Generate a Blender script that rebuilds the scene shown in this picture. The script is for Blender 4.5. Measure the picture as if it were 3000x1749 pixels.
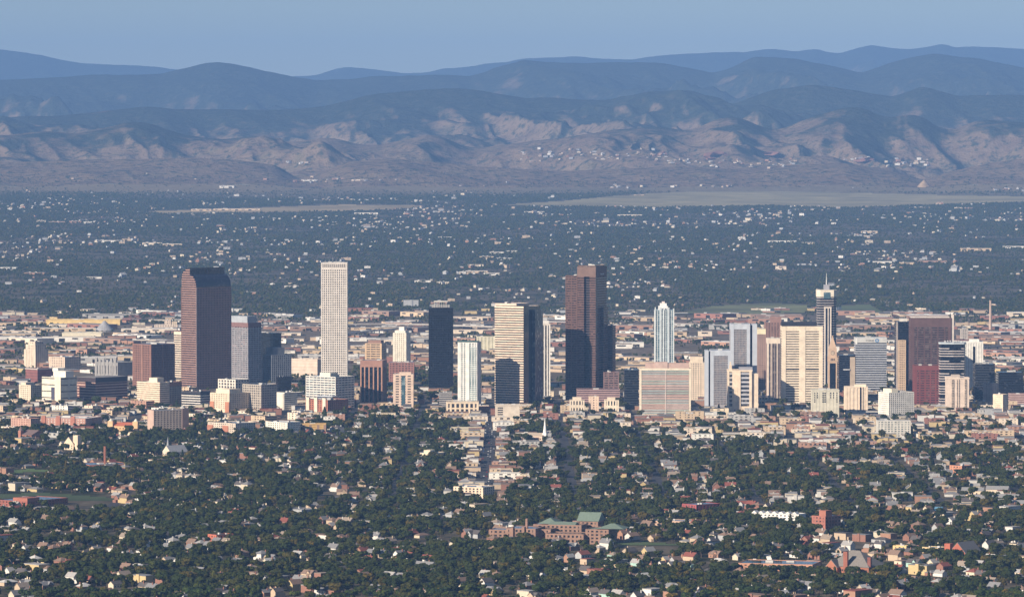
import bpy, bmesh, math, random
import numpy as np
from mathutils import Vector, Matrix

for o in list(bpy.data.objects):
    bpy.data.objects.remove(o)
scene = bpy.context.scene
COL = scene.collection
random.seed(7)
rng = np.random.default_rng(11)

# ---------------------------------------------------------------- camera
F, CX, CY, YH, H = 14286.0, 1500.0, 874.5, 405.0, 440.0      # photo pixels (3000 wide), camera height in metres
PITCH = math.atan((CY - YH) / F)
cam = bpy.data.cameras.new('camera')
cam.sensor_width = 36.0
cam.lens = 36.0 * F / 3000.0
cam.clip_start = 10.0
cam.clip_end = 200000.0
camo = bpy.data.objects.new('camera', cam)
camo.location = (0, 0, H)
camo.rotation_euler = (math.pi / 2 - PITCH, 0, 0)
COL.objects.link(camo)
scene.camera = camo

# ---------------------------------------------------------------- sky and sun
SUN_AZ, SUN_EL = math.radians(47), math.radians(24)      # sun stands behind the camera, to the left
sd = Vector((-math.sin(SUN_AZ) * math.cos(SUN_EL), -math.cos(SUN_AZ) * math.cos(SUN_EL), math.sin(SUN_EL)))
world = bpy.data.worlds.new('World')
scene.world = world
world.use_nodes = True
wn = world.node_tree
sky = wn.nodes.new('ShaderNodeTexSky')
sky.sky_type = 'NISHITA'
sky.sun_disc = False
sky.sun_elevation = SUN_EL
sky.sun_rotation = math.atan2(sd.x, sd.y)
sky.altitude = 1600
sky.air_density = 1.0
sky.dust_density = 0.0
sky.ozone_density = 2.5
wn.links.new(sky.outputs[0], wn.nodes['Background'].inputs[0])
wn.nodes['Background'].inputs[1].default_value = 0.05
sun = bpy.data.lights.new('sun', 'SUN')
sun.energy = 5.0
sun.angle = math.radians(0.5)
sun.color = (1.0, 0.86, 0.69)
suno = bpy.data.objects.new('sun', sun)
suno.rotation_euler = sd.to_track_quat('Z', 'Y').to_euler()
suno.location = (-300, -300, 1500)
COL.objects.link(suno)
scene.view_settings.view_transform = 'Standard'
scene.view_settings.look = 'None'
scene.view_settings.exposure = 0.5
scene.view_settings.gamma = 1.0
scene.cycles.max_bounces = 4
scene.cycles.diffuse_bounces = 2
scene.cycles.glossy_bounces = 2
scene.cycles.volume_bounces = 0
scene.cycles.use_denoising = True
scene.cycles.use_adaptive_sampling = False

# ---------------------------------------------------------------- pixels and places
cp, sp_ = math.cos(PITCH), math.sin(PITCH)
def ray(px, py):
    a, b = (px - CX) / F, (CY - py) / F
    return a, cp + b * sp_, -sp_ + b * cp                 # right, forward, up
def ground(px, py, z=0.0):
    a, f, u = ray(px, py)
    t = (z - H) / u
    return a * t, f * t
def z_at(px, py, Y):
    a, f, u = ray(px, py)
    return H + u * Y / f
def project(X, Y, Z):
    dz = Z - H
    f = Y * cp - dz * sp_
    u = Y * sp_ + dz * cp
    return CX + F * X / f, CY - F * u / f

# ---------------------------------------------------------------- terrain
def _hash(ix, iy, s):
    n = (ix.astype(np.int64) * 374761393 + iy.astype(np.int64) * 668265263 + s * 974634777) & 0x7fffffff
    n = ((n ^ (n >> 13)) * 1274126177) & 0x7fffffff
    return ((n ^ (n >> 16)) & 0xffff) / 65535.0
def vnoise(x, y, s=0):
    x = np.asarray(x, float); y = np.asarray(y, float)
    ix, iy = np.floor(x), np.floor(y)
    fx, fy = x - ix, y - iy
    fx = fx * fx * fx * (fx * (fx * 6 - 15) + 10); fy = fy * fy * fy * (fy * (fy * 6 - 15) + 10)
    a, b = _hash(ix, iy, s), _hash(ix + 1, iy, s)
    c, d = _hash(ix, iy + 1, s), _hash(ix + 1, iy + 1, s)
    return (a * (1 - fx) + b * fx) * (1 - fy) + (c * (1 - fx) + d * fx) * fy
def fbm(x, y, s=0, o=4):
    t, a, n = 0, 1, 0
    for k in range(o):
        t = t + a * vnoise(x * 2 ** k + 17.3 * k, y * 2 ** k - 9.1 * k, s + k); n += a; a *= .5
    return t / n
def ridged(x, y, s=0, o=4):
    t, a, n = 0, 1, 0
    for k in range(o):
        t = t + a * (1 - abs(2 * vnoise(x * 2 ** k + 5.7 * k, y * 2 ** k + 3.3 * k, s + k) - 1)); n += a; a *= .5
    return t / n

S = 3000 / 2520.0
LAYERS = [  # distance, width in front, width behind, crest as (x, y) on a 2520-wide copy of the photo
 (25600, 1100, 700, [(-300,400),(0,400),(150,395),(400,390),(480,388),(600,395),(680,407),(735,441),(790,425),(860,397),(960,391),(1100,401),(1200,412),(1400,421),(1500,417),(1650,411),(1800,416),(1950,407),(2080,402),(2200,421),(2270,443),(2330,425),(2420,405),(2520,390),(2900,395)]),
 (28300, 2700, 1800, [(-300,320),(0,335),(100,322),(200,330),(345,292),(420,322),(480,338),(560,343),(640,330),(700,352),(820,338),(900,362),(1000,345),(1080,328),(1150,368),(1270,350),(1350,338),(1500,322),(1620,308),(1700,325),(1780,284),(1850,300),(1900,332),(2000,288),(2100,258),(2140,272),(2190,300),(2250,270),(2330,330),(2400,288),(2520,300),(2900,320)]),
 (32500, 4200, 2600, [(-300,290),(0,292),(200,280),(350,265),(500,272),(700,268),(800,255),(900,236),(1050,223),(1160,222),(1300,246),(1400,243),(1500,241),(1600,219),(1700,222),(1800,256),(1900,219),(2000,205),(2100,221),(2200,237),(2270,212),(2350,232),(2520,236),(2900,250)]),
 (41000, 6500, 5000, [(-300,205),(0,196),(230,184),(400,186),(462,170),(505,156),(540,152),(585,157),(640,168),(700,182),(780,199),(860,196),(940,188),(1000,183),(1060,180),(1150,187),(1200,178),(1260,160),(1290,148),(1330,152),(1420,154),(1500,153),(1600,157),(1700,170),(1750,181),(1790,170),(1820,155),(1858,137),(1900,140),(1960,142),(2050,162),(2120,176),(2200,151),(2300,132),(2400,141),(2520,168),(2900,170)]),
 (57000, 9000, 6000, [(-300,130),(0,124),(60,129),(150,150),(250,160),(400,163),(450,173),(600,195),(700,190),(775,184),(810,172),(850,163),(900,168),(1000,180),(1060,178),(1200,158),(1290,148),(1420,140),(1550,146),(1650,133),(1740,126),(1830,130),(1900,122),(1960,128),(2005,119),(2060,131),(2140,111),(2230,121),(2320,109),(2350,118),(2400,112),(2450,114),(2520,117),(2900,118)]),
]
_L = []
for D, wf, wb, pts in LAYERS:
    xs = np.array([p[0] for p in pts]) * S
    zs = np.array([z_at(p[0] * S, p[1] * S, D) for p in pts])
    _L.append((D, wf, wb, xs, zs))
def plain(X, Y):
    t = np.clip((Y - 12600) / 13000, 0, 1.25)
    return 196 * t * (0.75 + 0.25 * t) + np.clip((Y - 13500) / 4000, 0, 1) * 16 * (fbm(X / 2100, Y / 2600, 3, 3) - .5)
def terrain(X, Y):
    X = np.asarray(X, float); Y = np.asarray(Y, float)
    z = plain(X, Y)
    px = CX + F * X / np.maximum(Y, 1000)
    spur = ridged(X / 1500 + .35 * Y / 1500, Y / 2600, 21, 4)
    fine = fbm(X / 320, Y / 480, 40, 4) - .5
    gully = ridged(X / 560 + .5 * Y / 900 + .6 * fine, Y / 1500, 31, 3) - .62
    bumps = fbm(X / 700, Y / 3000, 71, 4) - .5
    for i, (D, wf, wb, xs, zs) in enumerate(_L):
        # crest line softened a little
        sw = 42 if i == 1 else 14
        zc = (np.interp(px - sw, xs, zs) + np.interp(px - sw / 2, xs, zs) + np.interp(px, xs, zs) + np.interp(px + sw / 2, xs, zs) + np.interp(px + sw, xs, zs)) / 5
        wig = (fbm(X / 3000, Y * 0 + i, 60 + i, 2) - .5) * (.5 if i else .25) * wf
        t = (Y - D)
        tf = np.where(t < 0, -t / (wf + wig), t / wb)
        p = np.clip(1 - tf, 0, 1)
        prof = np.where(t < 0, p ** (1.05 if i else .8), p * p * (3 - 2 * p))
        base = plain(X, Y)
        zc = zc + bumps * [10, 30, 50, 70, 60][i]
        amp = np.minimum((zc - base) * .9, [70, 420, 430, 460, 420][i])
        rough = (spur - .72) * amp * 2.1 * np.clip(tf * 1.9, 0, 1) * np.clip(p * 2.2, 0, 1) * (t < 0)
        rough = rough + gully * [16, 190, 210, 230, 200][i] * np.clip(tf * 2.4, 0, 1) * np.clip(p * 2.5, 0, 1) * (t < 0)
        hk = base + (zc - base) * prof + rough + fine * 46 * np.clip(tf * 3, .3, 1) * np.clip(p * 5, 0, 1) * (.5 if i == 0 else 1)
        z = np.where(p > 0, np.maximum(z, hk), z)
    return z
def hit(px, py):
    """where the line of sight through a pixel meets the terrain"""
    a, f, u = ray(px, py)
    Ys = np.linspace(4000, 60000, 2800)
    zs = H + u / f * Ys
    d = zs - terrain(a / f * Ys, Ys)
    k = np.argmax(d < 0) if (d < 0).any() else len(Ys) - 1
    Y = Ys[k]
    if k > 0 and d[k] < 0:
        Y = Ys[k - 1] + (Ys[k] - Ys[k - 1]) * d[k - 1] / (d[k - 1] - d[k])
    return a / f * Y, Y, float(terrain(a / f * Y, Y))

# ---------------------------------------------------------------- materials
MATS = {}
def nodes_of(name):
    m = bpy.data.materials.new(name); m.use_nodes = True
    nt = m.node_tree
    return m, nt, nt.nodes['Principled BSDF']
def N(nt, t, **kw):
    n = nt.nodes.new(t)
    for k, v in kw.items(): setattr(n, k, v)
    return n
def mathn(nt, op, a, b=None, clamp=False):
    n = N(nt, 'ShaderNodeMath', operation=op, use_clamp=clamp)
    for i, v in enumerate((a, b)):
        if v is None: continue
        if isinstance(v, (int, float)): n.inputs[i].default_value = v
        else: nt.links.new(v, n.inputs[i])
    return n.outputs[0]
def mixc(nt, fac, a, b, mode='MIX'):
    n = N(nt, 'ShaderNodeMix', data_type='RGBA', blend_type=mode)
    for i, v in zip((0, 6, 7), (fac, a, b)):
        if hasattr(v, 'default_value'): nt.links.new(v, n.inputs[i])
        elif i == 0: n.inputs[0].default_value = v
        else: n.inputs[i].default_value = (*v, 1) if len(v) == 3 else v
    return n.outputs[2]
def noise(nt, vec, scale, detail=3, rough=.55):
    n = N(nt, 'ShaderNodeTexNoise')
    n.inputs['Scale'].default_value = scale; n.inputs['Detail'].default_value = detail; n.inputs['Roughness'].default_value = rough
    if vec is not None: nt.links.new(vec, n.inputs['Vector'])
    return n.outputs[0]
def ramp(nt, fac, stops, interp='LINEAR'):
    n = N(nt, 'ShaderNodeValToRGB'); n.color_ramp.interpolation = interp
    el = n.color_ramp.elements
    while len(el) < len(stops): el.new(.5)
    for e, (p, c) in zip(el, stops):
        e.position = p; e.color = (*c, 1) if len(c) == 3 else c
    nt.links.new(fac, n.inputs[0])
    return n.outputs[0]
def mat(color, rough=.85, var=.16, scale=.12):
    """painted or masonry surface with uneven weathering"""
    key = ('m', tuple(round(c, 3) for c in color), rough, var, scale)
    if key in MATS: return MATS[key]
    m, nt, b = nodes_of('surface')
    pos = N(nt, 'ShaderNodeNewGeometry').outputs['Position']
    n1 = noise(nt, pos, scale, 4, .65)
    lo = [c * (1 - var) for c in color]; hi = [min(1, c * (1 + var)) for c in color]
    nt.links.new(ramp(nt, n1, [(.3, lo), (.7, hi)]), b.inputs['Base Color'])
    b.inputs['Roughness'].default_value = rough
    b.inputs['Specular IOR Level'].default_value = .25
    MATS[key] = m
    return m
def glass(color=(.02, .025, .035), blind=(.22, .2, .18), amount=.25, rough=.12, cell=(3.2, 3.9)):
    """window wall: panes vary, some have blinds"""
    key = ('g', color, blind, amount, rough, cell)
    if key in MATS: return MATS[key]
    m, nt, b = nodes_of('window_glass')
    pos = N(nt, 'ShaderNodeNewGeometry').outputs['Position']
    mp = N(nt, 'ShaderNodeMapping'); mp.inputs['Scale'].default_value = (1 / cell[0], 1 / cell[0], 1 / cell[1])
    nt.links.new(pos, mp.inputs[0])
    fl = N(nt, 'ShaderNodeVectorMath', operation='FLOOR'); nt.links.new(mp.outputs[0], fl.inputs[0])
    w = N(nt, 'ShaderNodeTexWhiteNoise'); nt.links.new(fl.outputs[0], w.inputs['Vector'])
    f = ramp(nt, w.outputs['Value'], [(0, (0, 0, 0)), (1 - amount, (.08, .08, .08)), (1, (1, 1, 1))])
    nt.links.new(mixc(nt, f, color, blind), b.inputs['Base Color'])
    b.inputs['Roughness'].default_value = rough
    b.inputs['IOR'].default_value = 1.5
    MATS[key] = m
    return m

# ---------------------------------------------------------------- objects
def tag(o, label=None, cat=None, group=None, kind=None):
    if label: o['label'] = label
    if cat: o['category'] = cat
    if group: o['group'] = group
    if kind: o['kind'] = kind
    return o
def thing(name, label, cat, loc, rz=0, group=None):
    o = bpy.data.objects.new(name, None)
    o.empty_display_size = 5
    o.location = loc; o.rotation_euler = (0, 0, rz)
    COL.objects.link(o)
    return tag(o, label, cat, group)
def mesh(name, verts, faces, m=None, smooth=False):
    me = bpy.data.meshes.new(name)
    me.from_pydata([tuple(v) for v in verts], [], faces)
    if m is not None:
        for q in (m if isinstance(m, (list, tuple)) else [m]): me.materials.append(q)
    if smooth: me.polygons.foreach_set('use_smooth', [True] * len(me.polygons))
    me.update()
    return me
def link(name, me, parent=None, loc=(0, 0, 0), rz=0, scale=(1, 1, 1)):
    o = bpy.data.objects.new(name, me)
    o.location = loc; o.rotation_euler = (0, 0, rz); o.scale = scale
    if parent is not None: o.parent = parent
    COL.objects.link(o)
    return o
_boxes = {}
def box_mesh(m):
    if m.name not in _boxes:
        v = [(x, y, z) for z in (0, 1) for y in (0, 1) for x in (0, 1)]
        f = [(0, 2, 3, 1), (4, 5, 7, 6), (0, 1, 5, 4), (2, 6, 7, 3), (0, 4, 6, 2), (1, 3, 7, 5)]
        _boxes[m.name] = mesh('block', v, f, m)
    return _boxes[m.name]
def box(name, parent, x0, x1, y0, y1, z0, z1, m):
    return link(name, box_mesh(m), parent, (x0, y0, z0), 0, (x1 - x0, y1 - y0, z1 - z0))
def sub(name, part, x0, x1, y0, y1, z0, z1, m):
    """a box on a box-shaped part, given in the thing's own coordinates"""
    l, s = part.location, part.scale
    return link(name, box_mesh(m), part, ((x0 - l.x) / s.x, (y0 - l.y) / s.y, (z0 - l.z) / s.z), 0, ((x1 - x0) / s.x, (y1 - y0) / s.y, (z1 - z0) / s.z))
def prism(name, parent, poly, z0, z1, m, loc=(0, 0, 0), rz=0):
    """upright prism over a plan polygon (counter-clockwise)"""
    n = len(poly)
    v = [(x, y, z0) for x, y in poly] + [(x, y, z1) for x, y in poly]
    f = [tuple(range(n - 1, -1, -1)), tuple(range(n, 2 * n))] + [(i, (i + 1) % n, (i + 1) % n + n, i + n) for i in range(n)]
    return link(name, mesh(name, v, f, m), parent, loc, rz)
def roof_gable(name, parent, x0, x1, y0, y1, z, rise, m, axis='x', over=.5):
    x0 -= over; x1 += over; y0 -= over; y1 += over
    if axis == 'x':
        ym = (y0 + y1) / 2
        v = [(x0, y0, z), (x1, y0, z), (x1, y1, z), (x0, y1, z), (x0, ym, z + rise), (x1, ym, z + rise)]
        f = [(0, 1, 5, 4), (2, 3, 4, 5), (1, 2, 5), (3, 0, 4), (3, 2, 1, 0)]
    else:
        xm = (x0 + x1) / 2
        v = [(x0, y0, z), (x1, y0, z), (x1, y1, z), (x0, y1, z), (xm, y0, z + rise), (xm, y1, z + rise)]
        f = [(1, 2, 5, 4), (3, 0, 4, 5), (0, 1, 4), (2, 3, 5), (3, 2, 1, 0)]
    return link(name, mesh(name, v, f, m), parent)
def roof_hip(name, parent, x0, x1, y0, y1, z, rise, m, over=.5):
    x0 -= over; x1 += over; y0 -= over; y1 += over
    w, d = x1 - x0, y1 - y0
    if w >= d:
        a, b = (x0 + d / 2, (y0 + y1) / 2), (x1 - d / 2, (y0 + y1) / 2)
        f = [(0, 1, 5, 4), (2, 3, 4, 5), (1, 2, 5), (3, 0, 4), (3, 2, 1, 0)]
    else:
        a, b = ((x0 + x1) / 2, y0 + w / 2), ((x0 + x1) / 2, y1 - w / 2)
        f = [(1, 2, 5, 4), (3, 0, 4, 5), (0, 1, 4), (2, 3, 5), (3, 2, 1, 0)]
    v = [(x0, y0, z), (x1, y0, z), (x1, y1, z), (x0, y1, z), (*a, z + rise), (*b, z + rise)]
    return link(name, mesh(name, v, f, m), parent)
def cone(name, parent, x, y, z0, r0, z1, r1, m, n=10):
    v = [(x + r * math.cos(2 * math.pi * i / n), y + r * math.sin(2 * math.pi * i / n), z) for z, r in ((z0, r0), (z1, r1)) for i in range(n)]
    f = [(i, (i + 1) % n, (i + 1) % n + n, i + n) for i in range(n)] + [tuple(range(n - 1, -1, -1)), tuple(range(n, 2 * n))]
    return link(name, mesh(name, v, f, m), parent)

# ---------------------------------------------------------------- ground sheet, mountains
def grid_mesh(name, us, Ys, m, zoff=0.0):
    U, Yg = np.meshgrid(us, Ys)
    X = U * np.maximum(Yg, 3000)
    Z = terrain(X, Yg) + zoff
    n, k = len(us), len(Ys)
    co = np.stack([X, Yg, Z], -1).reshape(-1, 3)
    i = np.arange((k - 1) * n).reshape(k - 1, n)[:, :-1].ravel()
    q = np.stack([i, i + 1, i + n + 1, i + n], -1)
    me = bpy.data.meshes.new(name)
    me.vertices.add(len(co)); me.vertices.foreach_set('co', co.ravel())
    me.loops.add(q.size); me.loops.foreach_set('vertex_index', q.ravel())
    me.polygons.add(len(q)); me.polygons.foreach_set('loop_start', np.arange(len(q)) * 4)
    me.materials.append(m)
    me.update(calc_edges=True); me.validate()
    me.polygons.foreach_set('use_smooth', [True] * len(q))
    return me

def ground_material():
    m, nt, b = nodes_of('city_ground')
    pos = N(nt, 'ShaderNodeNewGeometry').outputs['Position']
    a = noise(nt, pos, .006, 5, .6)
    c = noise(nt, pos, .05, 4, .6)
    d = noise(nt, pos, .0011, 3, .5)
    grass = ramp(nt, c, [(.3, (.02, .03, .01)), (.5, (.035, .04, .016)), (.7, (.075, .062, .035))])
    lots = ramp(nt, c, [(.3, (.09, .075, .06)), (.5, (.2, .16, .125)), (.72, (.31, .26, .2))])
    f = ramp(nt, a, [(.42, (0, 0, 0)), (.52, (1, 1, 1))])
    # paved, industrial land lies in the river valley behind the towers
    sep = N(nt, 'ShaderNodeSeparateXYZ'); nt.links.new(pos, sep.inputs[0])
    v = mathn(nt, 'MULTIPLY', mathn(nt, 'SMOOTH_MIN', 1, mathn(nt, 'DIVIDE', mathn(nt, 'SUBTRACT', sep.outputs[1], 7100), 600, True)),
              mathn(nt, 'DIVIDE', mathn(nt, 'SUBTRACT', 12300, sep.outputs[1]), 300, True))
    f2 = mathn(nt, 'MAXIMUM', mathn(nt, 'MULTIPLY', f, .55), mathn(nt, 'MULTIPLY', v, mathn(nt, 'ADD', mathn(nt, 'MULTIPLY', f, .3), .7)))
    col = mixc(nt, f2, grass, lots)
    dry = ramp(nt, d, [(.4, (0, 0, 0)), (.6, (1, 1, 1))])
    farf = mathn(nt, 'MULTIPLY', mathn(nt, 'DIVIDE', mathn(nt, 'SUBTRACT', sep.outputs[1], 23200), 1500, True), 1.0)
    col = mixc(nt, mathn(nt, 'MULTIPLY', farf, mathn(nt, 'ADD', mathn(nt, 'MULTIPLY', dry, .3), .7)), col, ramp(nt, c, [(.3, (.2, .155, .09)), (.7, (.28, .225, .14))]))
    nt.links.new(col, b.inputs['Base Color'])
    b.inputs['Roughness'].default_value = .95
    b.inputs['Specular IOR Level'].default_value = .1
    return m
def mountain_material():
    m, nt, b = nodes_of('mountain_slopes')
    g = N(nt, 'ShaderNodeNewGeometry')
    pos, nrm = g.outputs['Position'], g.outputs['Normal']
    sp = N(nt, 'ShaderNodeSeparateXYZ'); nt.links.new(pos, sp.inputs[0])
    sn = N(nt, 'ShaderNodeSeparateXYZ'); nt.links.new(nrm, sn.inputs[0])
    big = noise(nt, pos, .0007, 4, .6)
    mid = noise(nt, pos, .004, 5, .65)
    fine = noise(nt, pos, .02, 4, .7)
    # trees grow on the shady, north-facing (right-hand) sides and thicken with height
    asp = mathn(nt, 'MULTIPLY', sn.outputs[0], 1.2)
    hgt = mathn(nt, 'DIVIDE', mathn(nt, 'SUBTRACT', sp.outputs[2], 360), 330)
    hgt = mathn(nt, 'MINIMUM', hgt, 1.0)
    s = mathn(nt, 'ADD', mathn(nt, 'ADD', asp, mathn(nt, 'MULTIPLY', hgt, 1.15)), mathn(nt, 'MULTIPLY', mathn(nt, 'SUBTRACT', big, .5), 1.4))
    s = mathn(nt, 'ADD', s, mathn(nt, 'MULTIPLY', mathn(nt, 'SUBTRACT', mid, .5), 2.2))
    fac = ramp(nt, s, [(-.0, (0, 0, 0)), (.5, (1, 1, 1))])
    grass = ramp(nt, mid, [(.3, (.17, .12, .085)), (.55, (.24, .175, .115)), (.75, (.17, .15, .085))])
    scrub = mixc(nt, ramp(nt, fine, [(.5, (0, 0, 0)), (.62, (1, 1, 1))]), grass, (.055, .06, .035))
    wood = ramp(nt, fine, [(.3, (.012, .02, .013)), (.55, (.035, .045, .028)), (.8, (.1, .095, .06))])
    nt.links.new(mixc(nt, fac, scrub, wood), b.inputs['Base Color'])
    b.inputs['Roughness'].default_value = 1
    b.inputs['Specular IOR Level'].default_value = 0
    bp = N(nt, 'ShaderNodeBump'); bp.inputs['Strength'].default_value = .8; bp.inputs['Distance'].default_value = 25
    nt.links.new(fine, bp.inputs['Height']); nt.links.new(bp.outputs[0], b.inputs['Normal'])
    return m
M_GROUND, M_MOUNT = ground_material(), mountain_material()
us = np.linspace(-.19, .19, 90)
Ys = np.concatenate([np.linspace(-26000, 3000, 8), np.linspace(4000, 12500, 12), np.linspace(13000, 24600, 70)])
go = tag(link('ground', grid_mesh('ground', us, Ys, M_GROUND)), 'city plain of lots, lawns and pavement reaching to the foothills', None, None, 'structure')
us = np.linspace(-.135, .135, 880)
Ys = np.concatenate([np.linspace(24600, 34000, 300), np.linspace(34100, 46000, 150), np.linspace(46300, 64000, 70)])
mo = tag(link('mountains', grid_mesh('mountains', us, Ys, M_MOUNT)), 'hazy blue foothills and mountain ridges behind the city', None, None, 'structure')

# ---------------------------------------------------------------- towers
FOOT = []                      # footprints (x, y, radius) kept free of trees and houses
G_DARK = glass((.004, .006, .011), (.05, .05, .05), .12, .1)
G_BLUE = glass((.02, .035, .06), (.22, .24, .26), .25, .1)
G_STD = glass((.02, .022, .028), (.2, .18, .16), .3, .15)
G_TEAL = glass((.05, .11, .14), (.3, .38, .4), .35, .1)
CREAM, WHITE, PALE = (.78, .657, .51), (.76, .74, .69), (.66, .62, .54)
TAN, BRICK, BROWN = (.56, .42, .27), (.34, .14, .09), (.22, .12, .095)
GREY, STEEL, DARK = (.36, .35, .34), (.42, .48, .55), (.035, .035, .045)
M_ROOF = [mat(c, .95, .25, .2) for c in ((.3, .28, .26), (.5, .47, .43), (.19, .17, .16), (.8, .77, .72), (.38, .31, .26))]
M_UNIT = mat((.55, .54, .52), .6, .2, 1.0)

def block(root, x0, x1, y0, y1, z0, z1, wall=CREAM, gl=None, fh=3.9, sp=.5, bw=0, pw=.4, cap=1.5, base=0, pier=None, corner=0, roof=0, proud=.5, sides=True, units=2, capc=None):
    """one mass of a building: recessed window wall, floor-edge bands, piers, parapet and roof"""
    gl = gl or G_STD
    mw = mat(wall); mp = mat(pier) if pier else mw
    i = proud
    box('window_wall', root, x0 + i, x1 - i, y0 + i, y1 - i, z0, z1 - .4, gl)
    hh = z1 - cap - z0 - base
    n = max(1, int(round(hh / fh))) if fh else 0
    if fh:
        f = hh / n
        for k in range(n):
            zb = z0 + base + k * f
            if sp > 0: box('spandrel', root, x0, x1, y0, y1, zb, zb + f * sp, mw)
    if base > .5: box('base_wall', root, x0 + .15, x1 - .15, y0 + .15, y1 - .15, z0 - 2, z0 + base - .05, mw)
    else: box('base_wall', root, x0 + .15, x1 - .15, y0 + .15, y1 - .15, z0 - 2, z0 + .6, mw)
    mc = mat(capc) if capc else mw
    t = .5
    for a in ((x0 - .1, x1 + .1, y0 - .1, y0 + t), (x0 - .1, x1 + .1, y1 - t, y1 + .1), (x0 - .1, x0 + t, y0 + t + .003, y1 - t - .003), (x1 - t, x1 + .1, y0 + t + .003, y1 - t - .003)):
        box('parapet', root, *a, z1 - cap, z1, mc)
    rp = box('roof', root, x0 + t, x1 - t, y0 + t, y1 - t, z1 - 1.2 - min(.4, cap * .2), z1 - .9, M_ROOF[roof % len(M_ROOF)])
    if bw:
        q = .12
        nx = max(1, int(round((x1 - x0) / bw)))
        st = (x1 - x0) / nx
        w = st * pw
        for k in range(nx + 1):
            c = x0 + k * st
            ww = max(w, corner) if k in (0, nx) else w
            a, b = (c, c + ww) if k == 0 else (c - ww, c) if k == nx else (c - w / 2, c + w / 2)
            if k in (0, nx): a, b = (a - q, b) if k == 0 else (a, b + q)
            box('pier', root, a, b, y0 - q, y0 + i + .2, z0 + base, z1 - cap, mp)
            box('pier', root, a, b, y1 - i - .2, y1 + q, z0 + base, z1 - cap, mp)
        if sides:
            ny = max(1, int(round((y1 - y0) / bw)))
            st = (y1 - y0) / ny
            w = st * pw
            for k in range(1, ny):
                c = y0 + k * st
                box('pier', root, x0 - q, x0 + i + .2, c - w / 2, c + w / 2, z0 + base, z1 - cap, mp)
                box('pier', root, x1 - i - .2, x1 + q, c - w / 2, c + w / 2, z0 + base, z1 - cap, mp)
    for k in range(units):
        ux = x0 + (x1 - x0) * random.uniform(.2, .7); uy = y0 + (y1 - y0) * random.uniform(.2, .7)
        s = min(x1 - x0, y1 - y0) * random.uniform(.07, .16)
        sub('rooftop_unit', rp, ux, ux + s * 1.4, uy, uy + s, z1 - 1.0, z1 - 1.0 + random.uniform(1.5, 3.2), M_UNIT)

class B:
    """a building set where its nearest corner (or front middle) meets the ground in the photo"""
    def __init__(s, name, label, cat, xl, xc, xr, yt, yb, th=45, depth=None, group=None, fit=None):
        ax = xc if th else (xl + xr) / 2
        s.X, s.Y = ground(ax, yb)
        s.ppm = F / s.Y
        s.h = z_at(ax, yt, s.Y)
        s.th = math.radians(th)
        s.xl, s.xr, s.ax, s.yb = xl, xr, ax, yb
        if th:
            s.w = (xc - xl) / s.ppm / math.cos(s.th)
            s.d = depth or (xr - xc) / s.ppm / math.sin(s.th)
            s.x0, s.x1 = -s.w, 0.0
        else:
            s.w = (xr - xl) / s.ppm
            s.d = depth or s.w * .8
            s.x0, s.x1 = -s.w / 2, s.w / 2
        s.o = thing(name, label, cat, (s.X, s.Y, 0), -s.th, group)
        c, n = math.cos(-s.th), math.sin(-s.th)
        mx, my = (s.x0 + s.x1) / 2, s.d / 2
        FOOT.append((s.X + c * mx - n * my, s.Y + n * mx + c * my, .5 * math.hypot(s.w, s.d)))
    def z(s, y): return z_at(s.ax, y, s.Y)
    def x(s, px): return (px - s.ax) / s.ppm / math.cos(s.th)        # along the front face
    def yy(s, px): return (px - s.ax) / s.ppm / math.sin(s.th)       # along the right face
    def main(s, **k):
        block(s.o, s.x0, s.x1, 0, s.d, 0, k.pop('top', s.h), **k); return s
    def pent(s, fx0, fx1, fy0, fy1, yt, color=GREY, name='penthouse', yb=None):
        box(name, s.o, s.x0 + s.w * fx0, s.x0 + s.w * fx1, s.d * fy0, s.d * fy1, (s.z(yb) if yb else s.h) - 1.1, s.z(yt), mat(color)); return s
    def face(s, px0, px1, y0, y1, m, name='panel', out=.25, th=.5):
        """a flat piece standing on the front face"""
        box(name, s.o, s.x(px0), s.x(px1), -out, th, s.z(y1), s.z(y0), m); return s

T = 'tower'
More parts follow.
